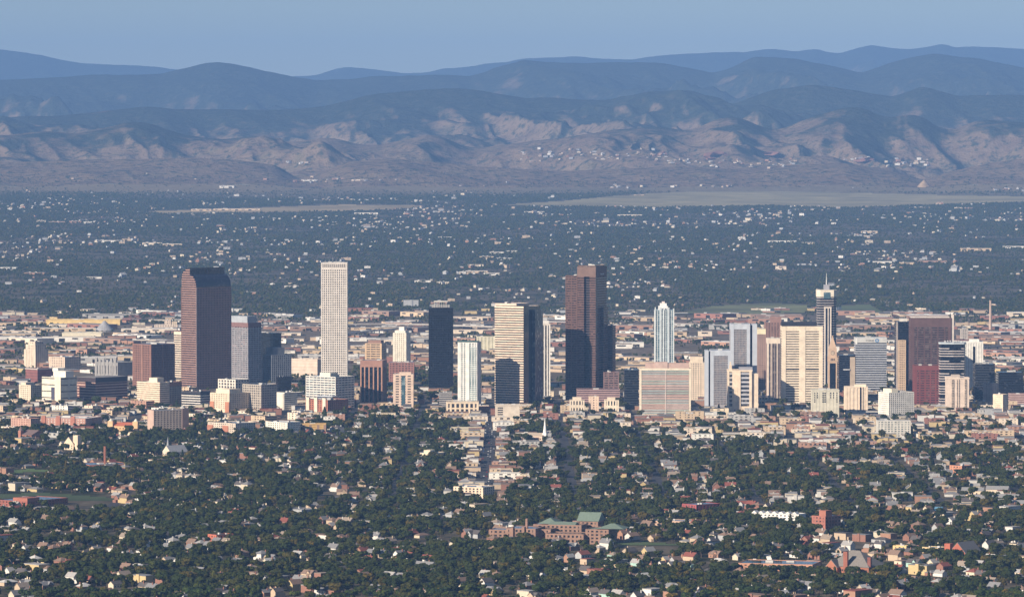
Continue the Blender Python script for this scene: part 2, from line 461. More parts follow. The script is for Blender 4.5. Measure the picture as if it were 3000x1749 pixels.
# --- curved-top tower
b = B('office_tower', 'tall brown granite tower with a curved double-stepped glass top', T, 529, 576, 672, 786, 1142, 45)
def curved_tower(b):
    g = mat((.33, .2, .165)); gd = glass((.015, .012, .018), (.09, .07, .08), .3, .18, (2.6, 3.9))
    sh = [(0, 0), (0, .905), (.03, .945), (.1, .968), (.25, .986), (.42, .998), (.57, 1.0), (.57, .868 + .08), (.68, .944), (.8, .93), (.9, .908), (.97, .88), (1, .848), (1, 0)]
    prof = [(-b.w + f * b.w, z * b.h) for f, z in sh]
    def ext(name, i, y0, y1, m, pr):
        n = len(pr)
        v = [(x, y0, z) for x, z in pr] + [(x, y1, z) for x, z in pr]
        f = [tuple(range(n)), tuple(range(2 * n - 1, n - 1, -1))] + [((k + 1) % n, k, k + n, (k + 1) % n + n) for k in range(n)]
        return link(name, mesh(name, v, f, m), b.o)
    ext('body', 0, .5, b.d - .5, gd, [(min(max(x, -b.w + .5), -.5), max(0, z - .4)) for x, z in prof])
    md = glass((.02, .022, .04), (.05, .05, .07), .2, .12)
    # glazed curved roof
    top = [(x, z + .15) for x, z in prof if z > .84 * b.h]
    for k in range(len(top) - 1):
        (xa, za), (xb, zb) = top[k], top[k + 1]
        v = [(xa, .2, za), (xb, .2, zb), (xb, b.d - .2, zb), (xa, b.d - .2, za)]
        link('roof_panel', mesh('roof_panel', v, [(0, 1, 2, 3)], md), b.o)
    # floor bands follow the profile
    fl = 4.0
    n = int(b.h / fl)
    def span(z):
        lo, hi = -b.w, 0.0
        for sgn in (0, 1):
            seg = prof[1:7] if sgn == 0 else prof[7:13]
            for k in range(len(seg) - 1):
                (xa, za), (xb, zb) = seg[k], seg[k + 1]
                if min(za, zb) <= z <= max(za, zb) and za != zb:
                    xx = xa + (xb - xa) * (z - za) / (zb - za)
                    if sgn == 0: lo = xx
                    else: hi = xx
        if z > prof[7][1]: hi = prof[6][0]
        return lo, hi
    for k in range(n):
        z = k * fl
        lo, hi = span(z + fl * .5)
        if z < .835 * b.h: box('spandrel', b.o, lo, hi, 0, b.d, z, z + fl * .53, g)
        else: box('spandrel', b.o, lo + .3, hi - .3, -.02, .6, z, z + fl * .53, g)
    zz = .84 * b.h
    ny = int(b.d / 3.6)
    for k in range(ny + 1):
        y = b.d * k / ny
        box('pier', b.o, -.5, .12, y - .75, y + .75, 0, zz, g)
        box('pier', b.o, -b.w - .12, -b.w + .5, y - .75, y + .75, 0, zz, g)
    box('corner_trim', b.o, -1.2, .25, -.25, .9, 0, zz, mat((.62, .5, .46)))
curved_tower(b)
# --- white gridded tower
b = B('office_tower', 'tallest tower, slim pale granite shaft with small square windows', T, 941, 0, 1017.5, 770, 1142, 0, 44)
b.main(wall=(.76, .7, .63), gl=glass((.035, .035, .045), (.2, .17, .14), .25, .2), fh=4.0, sp=.46, bw=3.9, pw=.42, cap=3.5, roof=1, units=0, top=b.z(785))
block(b.o, b.x0, b.x1, 0, b.d, b.z(785) + .02, b.h, wall=(.76, .7, .63), gl=G_STD, fh=0, bw=3.4, pw=.5, cap=2.2, units=7, roof=1)
for k in range(6): box('antenna', b.o, -16 + k * 6.3, -15.6 + k * 6.3, 12 + (k % 3) * 6, 12.4 + (k % 3) * 6, b.h - 1, b.h + 4 + (k * 7) % 5, M_UNIT)
# --- big brown tower right of centre
b = B('office_tower', 'massive brown stone tower with notched corners and stepped shoulders', T, 1657, 1745, 1783, 782, 1182, 22)
g = dict(wall=(.155, .09, .072), gl=glass((.014, .01, .012), (.16, .1, .09), .35, .2), fh=4.0, sp=.56, proud=.6)
W = b.w
hi, lf = b.h, b.z(808)
xs1, xs2, xs3 = b.x(1691), b.x(1711), b.x(1727)
block(b.o, b.x0, xs1, 0, b.d * .9, 0, lf, roof=0, bw=9, pw=.12, **g)
block(b.o, xs1 + .01, xs2, 0, b.d * .9, 0, b.z(811), cap=2, units=0, **g)
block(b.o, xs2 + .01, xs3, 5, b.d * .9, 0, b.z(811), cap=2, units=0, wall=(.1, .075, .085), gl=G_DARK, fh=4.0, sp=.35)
block(b.o, xs3 + .01, 0, 0, b.d * .9, 0, b.z(811), cap=2, units=0, **g)
box('crown_wall', b.o, xs1 - .1, .1, -.1, b.d * .9 + .1, b.z(811), hi, mat((.2, .13, .105)))
block(b.o, xs1 + 1, -1, 1, b.d * .8, hi - 1, hi + 2.2, wall=(.2, .13, .105), fh=0, cap=1.2, units=5)
block(b.o, .2, 5, 24, 45, 0, b.z(902), roof=0, units=1, **g)
block(b.o, .2, 13, 45.2, 60, 0, b.z(957), roof=0, units=2, **g)
block(b.o, b.x0 - 5, b.x0 - .2, 14, b.d * .8, 0, b.z(903), roof=0, units=0, **g)
def lettering(text, parent, x, y, z, size, m, rz=0, name='sign_lettering', width=None):
    cu = bpy.data.curves.new('lettering', 'FONT'); cu.body = text; cu.size = size; cu.extrude = .12; cu.align_x = 'CENTER'
    t = bpy.data.objects.new('lettering', cu); COL.objects.link(t)
    dg = bpy.context.evaluated_depsgraph_get()
    me = bpy.data.meshes.new_from_object(t.evaluated_get(dg))
    bpy.data.objects.remove(t)
    me.materials.clear(); me.materials.append(m)
    o = link(name, me, parent, (x, y, z))
    o.rotation_euler = (math.pi / 2, 0, rz)
    if width: o.scale = (width / max(.1, o.dimensions.x),) * 2 + (1,)
    return o
lettering('CenturyLink', b.o, .45, b.d * .5, b.z(806), 3.6, mat((.8, .8, .82), .5, .02), math.pi / 2)
# --- lit horizontal stripes
b = B('office_tower', 'bright cream-striped tower with a dark glass side and flat cap', T, 1449, 1534, 1582, 898, 1192, 30)
b.main(wall=(.84, .676, .526), gl=G_DARK, fh=3.95, sp=.52, cap=3, roof=2, units=3)
dk = mat((.02, .03, .045), .15, .1)
box('glass_side', b.o, .003, .45, -.3, b.d + .2, 0, b.h - .05, G_DARK)
box('glass_bay', b.o, .45, 6.5, b.d * .5, b.d - 1, 0, b.h - 6, G_BLUE)
block(b.o, b.x0 + 1, b.x(1512), .8, b.d * .8, b.h - 1, b.z(890), wall=(.8, .621, .49), fh=0, cap=3.4, units=3)
# --- black slab
b = B('office_tower', 'plain black glass slab tower with an open white roof frame', T, 1256, 0, 1327, 901, 1150, 0, 36)
b.main(wall=(.009, .01, .016), gl=G_DARK, fh=3.9, sp=.42, bw=3.0, pw=.25, pier=(.006, .006, .01), cap=2, base=9, units=2)
box('mechanical_floor', b.o, b.x0 + .1, b.x1 - .1, -.02, b.d - .1, b.z(921), b.z(918), mat((.006, .006, .01)))
for k in range(6):
    xx = b.x0 + 10 + k * 4
    box('roof_post', b.o, xx, xx + .5, 6, 6.5, b.h - 1, b.z(886), mat(PALE))
box('roof_frame', b.o, b.x0 + 9, b.x0 + 33, 5, 12, b.z(885), b.z(882), mat(PALE))
box('roof_screen', b.o, b.x0 + 5, b.x0 + 36, 8, 20, b.h - 1, b.z(893), mat(GREY))
# its pale parking podium
B('parking_garage', 'grey banded garage at the foot of the black slab tower', 'garage', 1286, 0, 1324, 1149, 1195, 0, 30).main(wall=(.42, .4, .38), fh=3.2, sp=.55, gl=G_DARK, roof=0)
# --- white condominium
b = B('apartment_tower', 'slim white condominium tower with green glass balconies', T, 1341, 1398, 1409, 1002, 1198, 12, 30)
b.main(wall=WHITE, gl=G_TEAL, fh=3.1, sp=.4, bw=4.6, pw=.5, cap=2, roof=1)
wm = mat((.82, .8, .74))
b.face(1341, 1347, 1004, 1190, wm, 'wall_strip').face(1365, 1375, 1006, 1190, wm, 'wall_strip', .9)
box('roof_canopy', b.o, b.x0 - 1, b.x1 + 1, -1.4, 14, b.h + .1, b.h + 1.5, mat((.05, .12, .11)))
for k in range(26): box('balcony', b.o, b.x(1376), b.x(1396), -1.5, -.15, 14 + k * 3.4, 14 + k * 3.4 + .9, mat((.4, .52, .52), .4))
b = B('apartment_podium', 'cream arcaded podium with tall windows below the white condominium', 'building', 1307, 0, 1402, 1177, 1214, 0, 34)
b.main(wall=(.8, .653, .479), gl=G_STD, fh=9, sp=.25, bw=7, pw=.42, cap=3, roof=1)
# --- white ribbed shaft behind
b = B('office_tower', 'slender brown and white ribbed shaft beside the cream-striped tower', T, 1578, 0, 1612, 948, 1168, 0, 24)
b.main(wall=(.2, .13, .11), gl=G_STD, fh=0, bw=4.4, pw=.45, pier=(.78, .74, .68), cap=3, capc=(.7, .64, .56), roof=3)
b.pent(.1, .9, .2, .8, 940, WHITE)
# --- colourful slab
b = B('office_block', 'broad slab with a cream frame and reflecting glass rows', 'building', 1873, 0, 2024, 1079, 1222, 0, 26)
irid = [mat(c, .35, .3, .08) for c in ((.36, .46, .46), (.62, .4, .33), (.36, .48, .42), (.6, .46, .42))]  # iridescent sheen imitated by alternating row colours
b.main(wall=(.54, .42, .36), gl=mat((.3, .25, .23)), fh=4.1, sp=.4, bw=0, cap=2.5, base=3, roof=1, units=0, capc=(.82, .72, .563))
nfl = 18
for k in range(nfl):
    zb = 4 + (b.h - 8) * k / nfl
    box('glazing_row', b.o, b.x(1880), b.x(1949), -.3, .2, zb + 2.3, zb + 3.6, irid[(k // 2) % 4])
    box('glazing_row', b.o, b.x(1952), b.x(2018), -.3, .2, zb + 2.3, zb + 3.6, irid[(k // 2 + 2) % 4])
fr = mat((.84, .74, .581))
b.face(1873, 1879.5, 1079.3, 1222, fr, 'frame', .8, .6).face(2019, 2024, 1079.3, 1222, fr, 'frame', .8, .6).face(1879.6, 2018.9, 1079.5, 1085, fr, 'frame', .7, .6).face(1879.6, 2018.9, 1213, 1218, fr, 'frame', .7, .6).face(1949.2, 1951.5, 1085, 1213, mat((.7, .587, .521)), 'frame', .6, .6)
b.pent(.12, .97, .25, .85, 1064, (.56, .4, .34))
b.pent(.3, .55, .2, .8, 1061, (.6, .44, .38), 'lift_house')
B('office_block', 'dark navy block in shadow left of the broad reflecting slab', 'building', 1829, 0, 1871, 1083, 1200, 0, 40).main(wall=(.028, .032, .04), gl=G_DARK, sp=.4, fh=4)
# --- twin blue-grey towers
def framed(label, xl, xp, xs, xr, yt, yb, left_pillar):
    b = B('office_tower', label, T, xl, 0, xr, yt, yb, 0, 40)
    fc = (.54, .58, .64)
    mfr = mat(fc, .5, .06)
    if left_pillar: fa, fb, pa, pb = xp, xr, xl, xs
    else: fa, fb, pa, pb = xl, xp, xs, xr
    block(b.o, b.x(fa), b.x(fb), 0, b.d, 0, b.h, wall=(.36, .35, .36), gl=glass((.1, .1, .12), (.34, .24, .2), .6, .25, (2.4, 3.7)), fh=3.7, sp=.38, bw=2.4, pw=.3, cap=9, capc=fc, roof=2, base=6)  # copper blind colour paints a warm reflection into the panes
    fw = 5.5
    box('frame', b.o, b.x(fa) - .1, b.x(fa) + fw, -.6, .7, 0, b.h - .1, mfr)
    box('frame', b.o, b.x(fb) - fw, b.x(fb) + .1, -.6, .7, 0, b.h - .1, mfr)
    box('pillar', b.o, b.x(pa), b.x(pb), 3, b.d - 3, -1, b.h - .4, mfr)
    q0, q1 = (pb, fa) if left_pillar else (fb, pa)
    box('slot_glass', b.o, b.x(q0), b.x(q1), 8, b.d - 8, 0, b.h - 2, G_DARK)
    return b
framed('shorter blue-grey framed tower with a detached left pillar', 2066, 2081, 2076, 2142, 1026, 1198, True)
framed('taller blue-grey framed tower with a copper reflection painted on its glass', 2140, 2197, 2204, 2218, 949, 1190, False)
# --- cream art-deco style tower
b = B('office_tower', 'golden cream stepped tower with grey window bays and corner pinnacle', T, 2132, 0, 2221, 1084, 1214, 0, 36)
cm = (.84, .692, .526)
block(b.o, b.x0, b.x1 - 9, 0, b.d, 0, b.h, wall=cm, gl=mat((.7, .571, .444)), fh=0, bw=0, cap=3, roof=1, proud=.3)
b.face(2169.6, 2194.8, 1088, 1190, G_STD, 'window_bay', .05).face(2136.7, 2144.8, 1090, 1190, G_STD, 'window_bay', .05)
mcm = mat(cm)
for a, c, o_ in ((2132, 2136.5, .8), (2145, 2160, .6), (2160.3, 2169.5, 1.6), (2195, 2202.5, 1.6)):
    b.face(a, c, 1087, 1213, mcm, 'pier', o_, .6)
b.face(2132, 2203, 1190, 1214, mcm, 'base_front', .5, .6)
for k in range(8):
    z1 = 1092 + k * 12.2
    b.face(2169.6, 2194.8, z1, z1 + 5.5, mat((.5, .5, .54)), 'spandrel', .4, .6)
    b.face(2136.7, 2144.8, z1, z1 + 5, mat((.55, .52, .5)), 'spandrel', .4, .6)
for k in range(6): b.face(2151 + k * 8, 2154 + k * 8, 1199, 1204, G_DARK, 'window', .65, .55)
block(b.o, b.x1 - 9, b.x1, 2, b.d, 0, b.z(1094), wall=cm, gl=G_STD, fh=6, sp=.75, bw=4.4, pw=.7, cap=3)
b.pent(.38, .82, .2, .7, 1076, (.33, .33, .36))
box('pinnacle', b.o, b.x(2136), b.x(2144), 1, 6, b.h - 2, b.z(1070), mcm)
box('pinnacle_tip', b.o, b.x(2138), b.x(2142), 2, 5, b.z(1070) - .1, b.z(1060), mcm)
# --- others right of centre
B('office_tower', 'pinkish brown tower with a pale yellow cap behind the framed towers', T, 2217, 0, 2243, 964, 1150, 0, 30).main(wall=(.4, .27, .22), fh=3.8, sp=.6, bw=4, pw=.5, cap=9, capc=(.85, .75, .507), roof=3)
b = B('apartment_tower', 'dark brown building with setback top behind the big cream tower', T, 2241, 0, 2292, 944, 1120, 0, 30)
b.main(wall=(.3, .18, .15), fh=3.6, sp=.5, bw=5, pw=.45, roof=4)
b.pent(.3, .95, .2, .8, 930, (.33, .2, .17))
b = B('office_tower', 'narrow grey-brown glass tower with cream frame beside the big cream tower', T, 2247, 0, 2290, 991, 1168, 0, 30)
b.main(wall=(.25, .2, .185), gl=G_STD, fh=0, bw=3, pw=.35, pier=(.36, .28, .25), cap=9, capc=(.8, .685, .556))
for a in (2247, 2258.5, 2276): b.face(a, a + (5 if a == 2247 else 2), 1000, 1168, mat((.8, .685, .567)), 'frame', .5, .6)
B('office_podium', 'low cream podium between the stepped tower and big cream tower', 'building', 2222, 0, 2268, 1163, 1187, 0, 30).main(wall=(.78, .665, .521), gl=G_DARK, fh=8, sp=.6, bw=5, pw=.4, roof=1)
b = B('office_tower', 'big cream tower with two wide columns of dark window slits', T, 2290, 0, 2410, 956, 1188, 0, 44)
cc = (.84, .716, .553)
b.main(wall=cc, gl=G_STD, fh=4.1, sp=.6, cap=8, base=4, roof=2, units=0)
mc = mat(cc)
b.face(2290, 2302, 956.4, 1188, mc, 'pier', .7, .6).face(2341, 2359.5, 956.4, 1188, mc, 'pier', .7, .6).face(2399, 2410, 956.4, 1188, mc, 'pier', .7, .6)
b.face(2302.2, 2340.8, 1080, 1083.5, G_DARK, 'mechanical_slot', .3, .6).face(2359.7, 2398.8, 1080, 1083.5, G_DARK, 'mechanical_slot', .3, .6)
b.pent(.01, .86, .15, .85, 945, (.03, .03, .04))
# --- ringed tower with spire
def ringed(b):
    r = b.w / 2
    ms, gg = mat((.36, .33, .33)), G_DARK
    cut = r * .32
    poly = lambda e: [(-r + cut - e * .4, -e), (r - cut + e * .4, -e), (r + e, cut), (r + e, 2 * r - cut), (r - cut, 2 * r + e), (-r + cut, 2 * r + e), (-r - e, 2 * r - cut), (-r - e, cut)]
    prism('window_wall', b.o, poly(-.5), 0, b.h - 1, gg)
    n = int(b.h / 4.4)
    me = None
    for k in range(n - 1):
        if me is None: o = prism('spandrel', b.o, poly(0), 0, 1.5, ms); me = o.data
        else: o = link('spandrel', me, b.o)
        o.location.z = k * 4.4 + 2
    prism('crown', b.o, poly(.8), b.h - 12, b.h, mat((.8, .717, .578)))
    box('crown_window', b.o, -6, 6, -1.2, .5, b.h - 15, b.h - 4, G_TEAL)
    box('crown_box', b.o, -5, 5, r - 4, r + 4, b.h - .2, b.h + 9, mat((.36, .36, .4)))
    cone('spire', b.o, 0, r, b.h + 8.9, 1.0, b.z(802), .3, mat((.75, .75, .74)), 8)
    for a, c in ((2414, 2418), (2424, 2427), (2431, 2435)): box('rib', b.o, b.x(a), b.x(c), -3, .6, 0, b.z(901), mat((.72, .64, .56)))
    box('rib_glass', b.o, b.x(2415), b.x(2434), -2, .4, 0, b.z(903), G_DARK)
    box('rib_cap', b.o, b.x(2413.5), b.x(2435.5), -3.2, .7, b.z(903), b.z(899), mat((.72, .64, .56)))
ringed(B('office_tower', 'dark ringed glass tower with cream crown and thin white spire', T, 2394, 0, 2451, 850, 1132, 0, 34))
# --- clock tower
def clock(b):
    mt = mat((.6, .43, .3)); w, h = b.w, b.h
    box('shaft', b.o, -w / 2, w / 2, 0, w, 0, b.z(1058), mt)
    box('shaft_glass', b.o, -w / 2 + 2.2, w / 2 - 2.2, -.15, .4, 4, b.z(1064), G_DARK)  # dark panel imitates the shadow on the lower shaft
    box('gallery', b.o, -w / 2 - 1, w / 2 + 1, -1, w + 1, b.z(1058), b.z(1046), mt)
    box('belfry', b.o, -w / 2 + .4, w / 2 - .4, .4, w - .4, b.z(1046) - .1, b.z(1022), mt)
    v = [(-w / 2 + .4, .4, b.z(1022)), (w / 2 - .4, .4, b.z(1022)), (w / 2 - .4, w - .4, b.z(1022)), (-w / 2 + .4, w - .4, b.z(1022)), (-1, w / 2 - 1, b.z(990)), (1, w / 2 - 1, b.z(990)), (1, w / 2 + 1, b.z(990)), (-1, w / 2 + 1, b.z(990))]
    link('steeple', mesh('steeple', v, [(0, 1, 5, 4), (1, 2, 6, 5), (2, 3, 7, 6), (3, 0, 4, 7), (4, 5, 6, 7)], mt), b.o)
    box('lantern', b.o, -1, 1, w / 2 - 1, w / 2 + 1, b.z(990) - .1, b.z(984), mt)
    for m, r, y in ((mat((.2, .15, .12)), 3.6, .2), (mat((.62, .5, .36)), 2.6, .05)):
        n = 16
        v = [(r * math.cos(2 * math.pi * i / n), y, b.z(1034) + r * math.sin(2 * math.pi * i / n)) for i in range(n)]
        v += [(x, y + .3, z) for x, yv, z in v]
        link('clock_face', mesh('clock_face', v, [tuple(range(n)), *[((i + 1) % n, i, i + n, (i + 1) % n + n) for i in range(n)]], m), b.o)
    box('clock_hand', b.o, -.2, .2, -.1, 0, b.z(1034), b.z(1034) + 2.2, mat(DARK)); box('clock_hand', b.o, 0, 1.6, -.1, 0, b.z(1034) - .2, b.z(1034) + .2, mat(DARK))
    for k in range(3): box('belfry_opening', b.o, -3.6 + k * 2.6, -2 + k * 2.6, -1.2, .1, b.z(1056), b.z(1050), mat(DARK))
clock(B('clock_tower', 'slim tan brick clock tower with pointed pyramid steeple', 'clock tower', 2427, 0, 2452, 985, 1146, 0))
# --- pale blocky building
b = B('concrete_building', 'pale windowless concrete block with small openings near its top', 'building', 2379, 0, 2459, 1142, 1227, 0, 36)
b.main(wall=(.66, .62, .5), gl=mat((.66, .62, .5)), fh=0, cap=2, roof=1, proud=.3, units=5)
for c, x0 in enumerate((2385, 2393, 2409, 2415, 2432, 2440, 2450)):
    for k in range(5 if c in (0, 2, 3, 6) else 3):
        b.face(x0, x0 + (3 if c not in (2, 3) else 4.5), 1150 + k * 6.2, 1153.5 + k * 6.2, G_DARK, 'window', .1, .5)
for k in range(8): b.face(2380 + k * 10, 2381 + k * 10, 1143, 1227, mat((.6, .56, .45)), 'panel_joint', .05, .5)
b = B('apartment_tower', 'cream finned tower with dark vertical slots beside the concrete block', T, 2476, 0, 2542, 1133, 1213, 0, 30)
b.main(wall=(.8, .661, .512), gl=mat((.76, .63, .487)), fh=0, cap=2, bw=6, pw=.5, roof=1)
b.pent(.45, .95, .3, .8, 1127, (.8, .669, .523))
b.face(2485, 2487, 1137, 1213, G_DARK, 'slot', .1).face(2519, 2523, 1134, 1213, G_DARK, 'slot', .15).face(2528, 2530, 1134, 1213, G_DARK, 'slot', .15)
b = B('office_tower', 'navy glass block with a tan edge left of the silver-striped tower', T, 2457, 0, 2505, 1040, 1150, 0, 34)
b.main(wall=(.02, .024, .036), gl=G_DARK, fh=4, sp=.35, roof=2)
b.face(2490, 2505, 1046, 1150, mat((.52, .42, .32)), 'edge_wall', .9)
b.face(2470, 2489.5, 1081, 1084, mat((.6, .6, .62)), 'canopy', 3.0)
# --- silver striped tower with sign
b = B('office_tower', 'silver-striped tower with CHASE and a blue emblem at its top', T, 2506, 0, 2598, 989, 1150, 0, 40)
b.main(wall=(.5, .52, .56), gl=G_DARK, fh=4.0, sp=.48, cap=9, base=3, capc=(.6, .6, .58), roof=3)
lettering('CHASE', b.o, b.x(2548), -.35, b.z(1000.5), 4.6, mat((.14, .13, .12), .5, .02))
lm = mat((.12, .25, .45), .4, .02)
ex, ez, er = b.x(2569), b.z(997.5), 3.2
for k in range(4):
    a = k * math.pi / 2
    def R(x, z): return (ex + x * math.cos(a) - z * math.sin(a), ez + x * math.sin(a) + z * math.cos(a))
    pts = [R(-er * .5, er), R(-er * .42, er * .42), R(er * .5, er * .42), R(er, er * .5), R(er * .55, er)]
    v = [(x, -.4, z) for x, z in pts] + [(x, -.05, z) for x, z in pts]
    link('emblem_piece', mesh('emblem_piece', v, [(0, 1, 2, 3, 4), (9, 8, 7, 6, 5)] + [((i + 1) % 5, i, i + 5, (i + 1) % 5 + 5) for i in range(5)], lm), b.o)
b.face(2506, 2511, 990, 1008, mat((.8, .8, .76)), 'corner_panel', .3)
# --- right cluster
b = B('office_tower', 'dark glass tower with a reflection built in tan left of the broad brown tower', T, 2625, 0, 2668, 942, 1160, 0, 40)
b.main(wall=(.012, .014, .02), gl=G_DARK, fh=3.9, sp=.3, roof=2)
block(b.o, b.x(2630), b.x(2653), -4, .4, 0, b.z(996), wall=(.62, .46, .32), gl=G_STD, fh=4, sp=.5, bw=3.4, pw=.5, units=0)  # bright reflection on the glass, modelled as a tan windowed block
b.face(2625, 2630, 943, 1160, mat((.4, .34, .3)), 'edge_wall', .5)
b.pent(.3, .8, .3, .7, 934, (.7, .66, .6))
b = B('office_tower', 'broad brown-violet tower with six columns of dark windows', T, 2668, 0, 2787, 931, 1172, 0, 44)
b.main(wall=(.125, .072, .066), gl=G_STD, fh=4, sp=.5, bw=11.4, pw=.16, corner=6, cap=16, capc=(.135, .08, .074), roof=3, units=0)
b.pent(.01, .97, .3, .9, 929, (.7, .64, .58))
box('stair_column', b.o, b.x(2786.8), b.x(2794), 1, 8, 0, b.z(921), mat((.72, .64, .56)))
b = B('office_tower', 'maroon granite block with rows of small windows', T, 2679, 0, 2757, 1071, 1192, 0, 40)
b.main(wall=(.2, .06, .054), gl=G_STD, fh=3.9, sp=.6, bw=9, pw=.25, corner=4, cap=8, roof=4)
def banded(b):
    r, d = b.w, b.d
    poly = lambda e: [(-r - e, 6 - e), (-r * .93, -e), (-r * .45, -3 - e), (-.06 * r, -e), (e, 5), (e, d + e), (-r - e, d + e)]
    prism('window_wall', b.o, poly(-.6), -1, b.h - 1, G_DARK)
    n = int(b.h / 4.1); m = mat((.62, .56, .54))
    for k in range(n - 2):
        z = k * 4.1 + 2.4
        g = (k * 7) % 5
        if g == 3: continue
        o = prism('spandrel', b.o, poly(0), z, z + 1.25, m)
        if g == 1: prism('dark_bay', b.o, [(-r * .62, -4), (-r * .2, -4), (-r * .2, 1), (-r * .62, 1)], z - .3, z + 1.6, G_DARK)
    prism('roof_crown', b.o, poly(.6), b.h - 2.5, b.h, mat((.5, .55, .58)))
    for k in range(7): box('rooftop_unit', b.o, -r * .8 + k * r * .1, -r * .8 + k * r * .1 + 2.2, 8 + (k % 3) * 5, 12 + (k % 3) * 5, b.h - .1, b.h + 3, M_UNIT)
banded(B('office_tower', 'angular black tower with broken white bands and pale roof crown', T, 2751, 2829, 2833, 1004, 1196, 4, 34))
b = B('apartment_tower', 'white ribbed tower with a dark central recess', T, 2826, 0, 2880, 1001, 1150, 0, 30)
b.main(wall=(.84, .82, .76), gl=mat((.7, .68, .63)), fh=0, bw=4.6, pw=.55, cap=2.5, roof=3)
b.face(2850, 2857, 1015, 1150, G_DARK, 'recess', .3)
b.pent(.3, .8, .2, .8, 994, WHITE)
b = B('apartment_tower', 'tan apartment tower with vertical balcony stripes in front of the black banded tower', T, 2772, 0, 2840, 1106, 1203, 0, 26)
b.main(wall=(.8, .661, .539), gl=mat((.75, .612, .505)), fh=0, cap=2.2, roof=1)
for a, c in ((2788, 2795), (2803, 2805), (2809, 2811), (2826, 2832)):
    b.face(a, c, 1112, 1200, glass((.1, .085, .075), (.4, .33, .28), .5, .3, (2, 3)), 'balcony_strip', .15)
    for k in range(18): b.face(a, c, 1114 + k * 4.8, 1115.6 + k * 4.8, mat((.6, .5, .4)), 'balcony', .7)
b.pent(.25, .6, .2, .8, 1098, (.5, .43, .37))
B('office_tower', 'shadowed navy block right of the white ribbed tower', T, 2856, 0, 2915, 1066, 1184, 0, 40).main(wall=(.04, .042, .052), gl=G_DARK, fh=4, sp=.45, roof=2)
B('apartment_tower', 'pinkish rounded-edge tower near the right edge', T, 2882, 2908, 2926, 1122, 1188, 40).main(wall=(.64, .48, .39), fh=3.4, sp=.72, bw=5, pw=.7, roof=1)
B('apartment_tower', 'yellow cream tower with balcony side near the right edge', T, 2911, 2938, 2956, 1155, 1209, 35).main(wall=(.82, .664, .497), fh=3.3, sp=.7, bw=4, pw=.65, roof=1)
B('office_block', 'wide black glass block at the right edge', 'building', 2924, 0, 2998, 1090, 1168, 0, 40).main(wall=(.012, .012, .016), gl=G_DARK, fh=4, sp=.3, roof=2)
B('office_block', 'pink and brown banded block at the right edge', 'building', 2959, 0, 3030, 1154, 1195, 0, 30).main(wall=(.56, .4, .36), gl=mat((.2, .11, .1)), fh=3.6, sp=.5, roof=1)
b = B('apartment_block', 'white condominium block with many balconies and uneven roofline', 'building', 2577, 2604, 2681, 1150, 1226, 62)
b.main(wall=(.84, .8, .72), gl=G_STD, fh=3.2, sp=.55, bw=3.6, pw=.45, roof=3, units=6)
b.pent(.1, .9, .15, .4, 1140, (.86, .78, .6)); b.pent(.1, .9, .5, .7, 1146, (.8, .74, .66))
b = B('apartment_block', 'long pale block with grey-green window bays right of the fringe', 'building', 2570, 0, 2668, 1232, 1281, 0, 24)
b.main(wall=(.66, .63, .56), gl=glass((.12, .15, .16), (.5, .52, .5), .5, .3), fh=3.2, sp=.45, bw=5, pw=.4, roof=1)
# --- left half
b = B('office_tower', 'grey mosaic-fronted tower directly right of the curved-top tower', T, 668, 727, 764, 946, 1128, 45)
b.main(wall=(.34, .34, .36), gl=glass((.03, .02, .03), (.3, .2, .2), .45, .25, (4, 3.6)), fh=3.7, sp=.55, bw=7, pw=.15, cap=8, capc=(.24, .14, .13), roof=2)
b.pent(.0, .95, .02, .7, 927, (.4, .43, .47))
B('office_tower', 'near-black tower top showing right of the grey mosaic tower', T, 762, 800, 824, 976, 1120, 45).main(wall=(.012, .014, .02), gl=G_DARK, fh=4, sp=.35, roof=2)
b = B('office_tower', 'dark grey gridded block with pale left face near the mosaic tower', T, 769, 796, 852, 1040, 1125, 55)
b.main(wall=(.3, .31, .34), gl=G_BLUE, fh=3.9, sp=.4, bw=4, pw=.3, roof=2)
b.pent(.1, .9, .1, .7, 1019, (.2, .21, .24))
B('office_block', 'low black glass block in shade below the dark grey gridded block', 'building', 807, 815, 853, 1104, 1160, 50).main(wall=(.024, .02, .024), gl=G_DARK, fh=3.6, sp=.4, roof=2)
b = B('office_tower', 'rose brown gridded block left of the curved-top tower', T, 384, 443, 508, 1009, 1135, 45)
b.main(wall=(.27, .145, .11), gl=glass((.02, .022, .028), (.1, .07, .07), .2, .2), fh=4, sp=.48, bw=4.6, pw=.42, corner=2.5, cap=2.5, roof=4)
box('centre_pier', b.o, -b.w * .52, -b.w * .46, -.5, .5, 0, b.h, mat((.3, .17, .13))); box('centre_pier', b.o, -.5, .5, b.d * .46, b.d * .52, 0, b.h, mat((.3, .17, .13)))
B('office_tower', 'cream banded tower half hidden behind the curved-top tower', T, 508, 534, 570, 972, 1112, 45).main(wall=(.78, .641, .505), gl=G_STD, fh=4, sp=.5, cap=6, roof=1)
b = B('hotel', 'yellow cream hotel with curved front and brown end wing', 'building', 396, 468, 527, 1120, 1196, 40)
block(b.o, b.x0, 0, 0, b.d * .45, 0, b.h, wall=(.84, .684, .526), gl=glass((.2, .13, .08), (.5, .4, .28), .4, .3), fh=3.4, sp=.6, cap=2, roof=1, units=1)
block(b.o, -b.w * .4, .2, b.d * .45 + .1, b.d, 0, b.z(1121), wall=(.4, .32, .26), gl=G_STD, fh=3.4, sp=.5, bw=4, pw=.4, cap=7, capc=(.34, .16, .1), roof=1)
b.pent(.45, .8, .1, .4, 1108, (.82, .704, .541))
b = B('office_block', 'low block with crisp black and white bands', 'building', 529, 587, 614, 1147, 1197, 35)
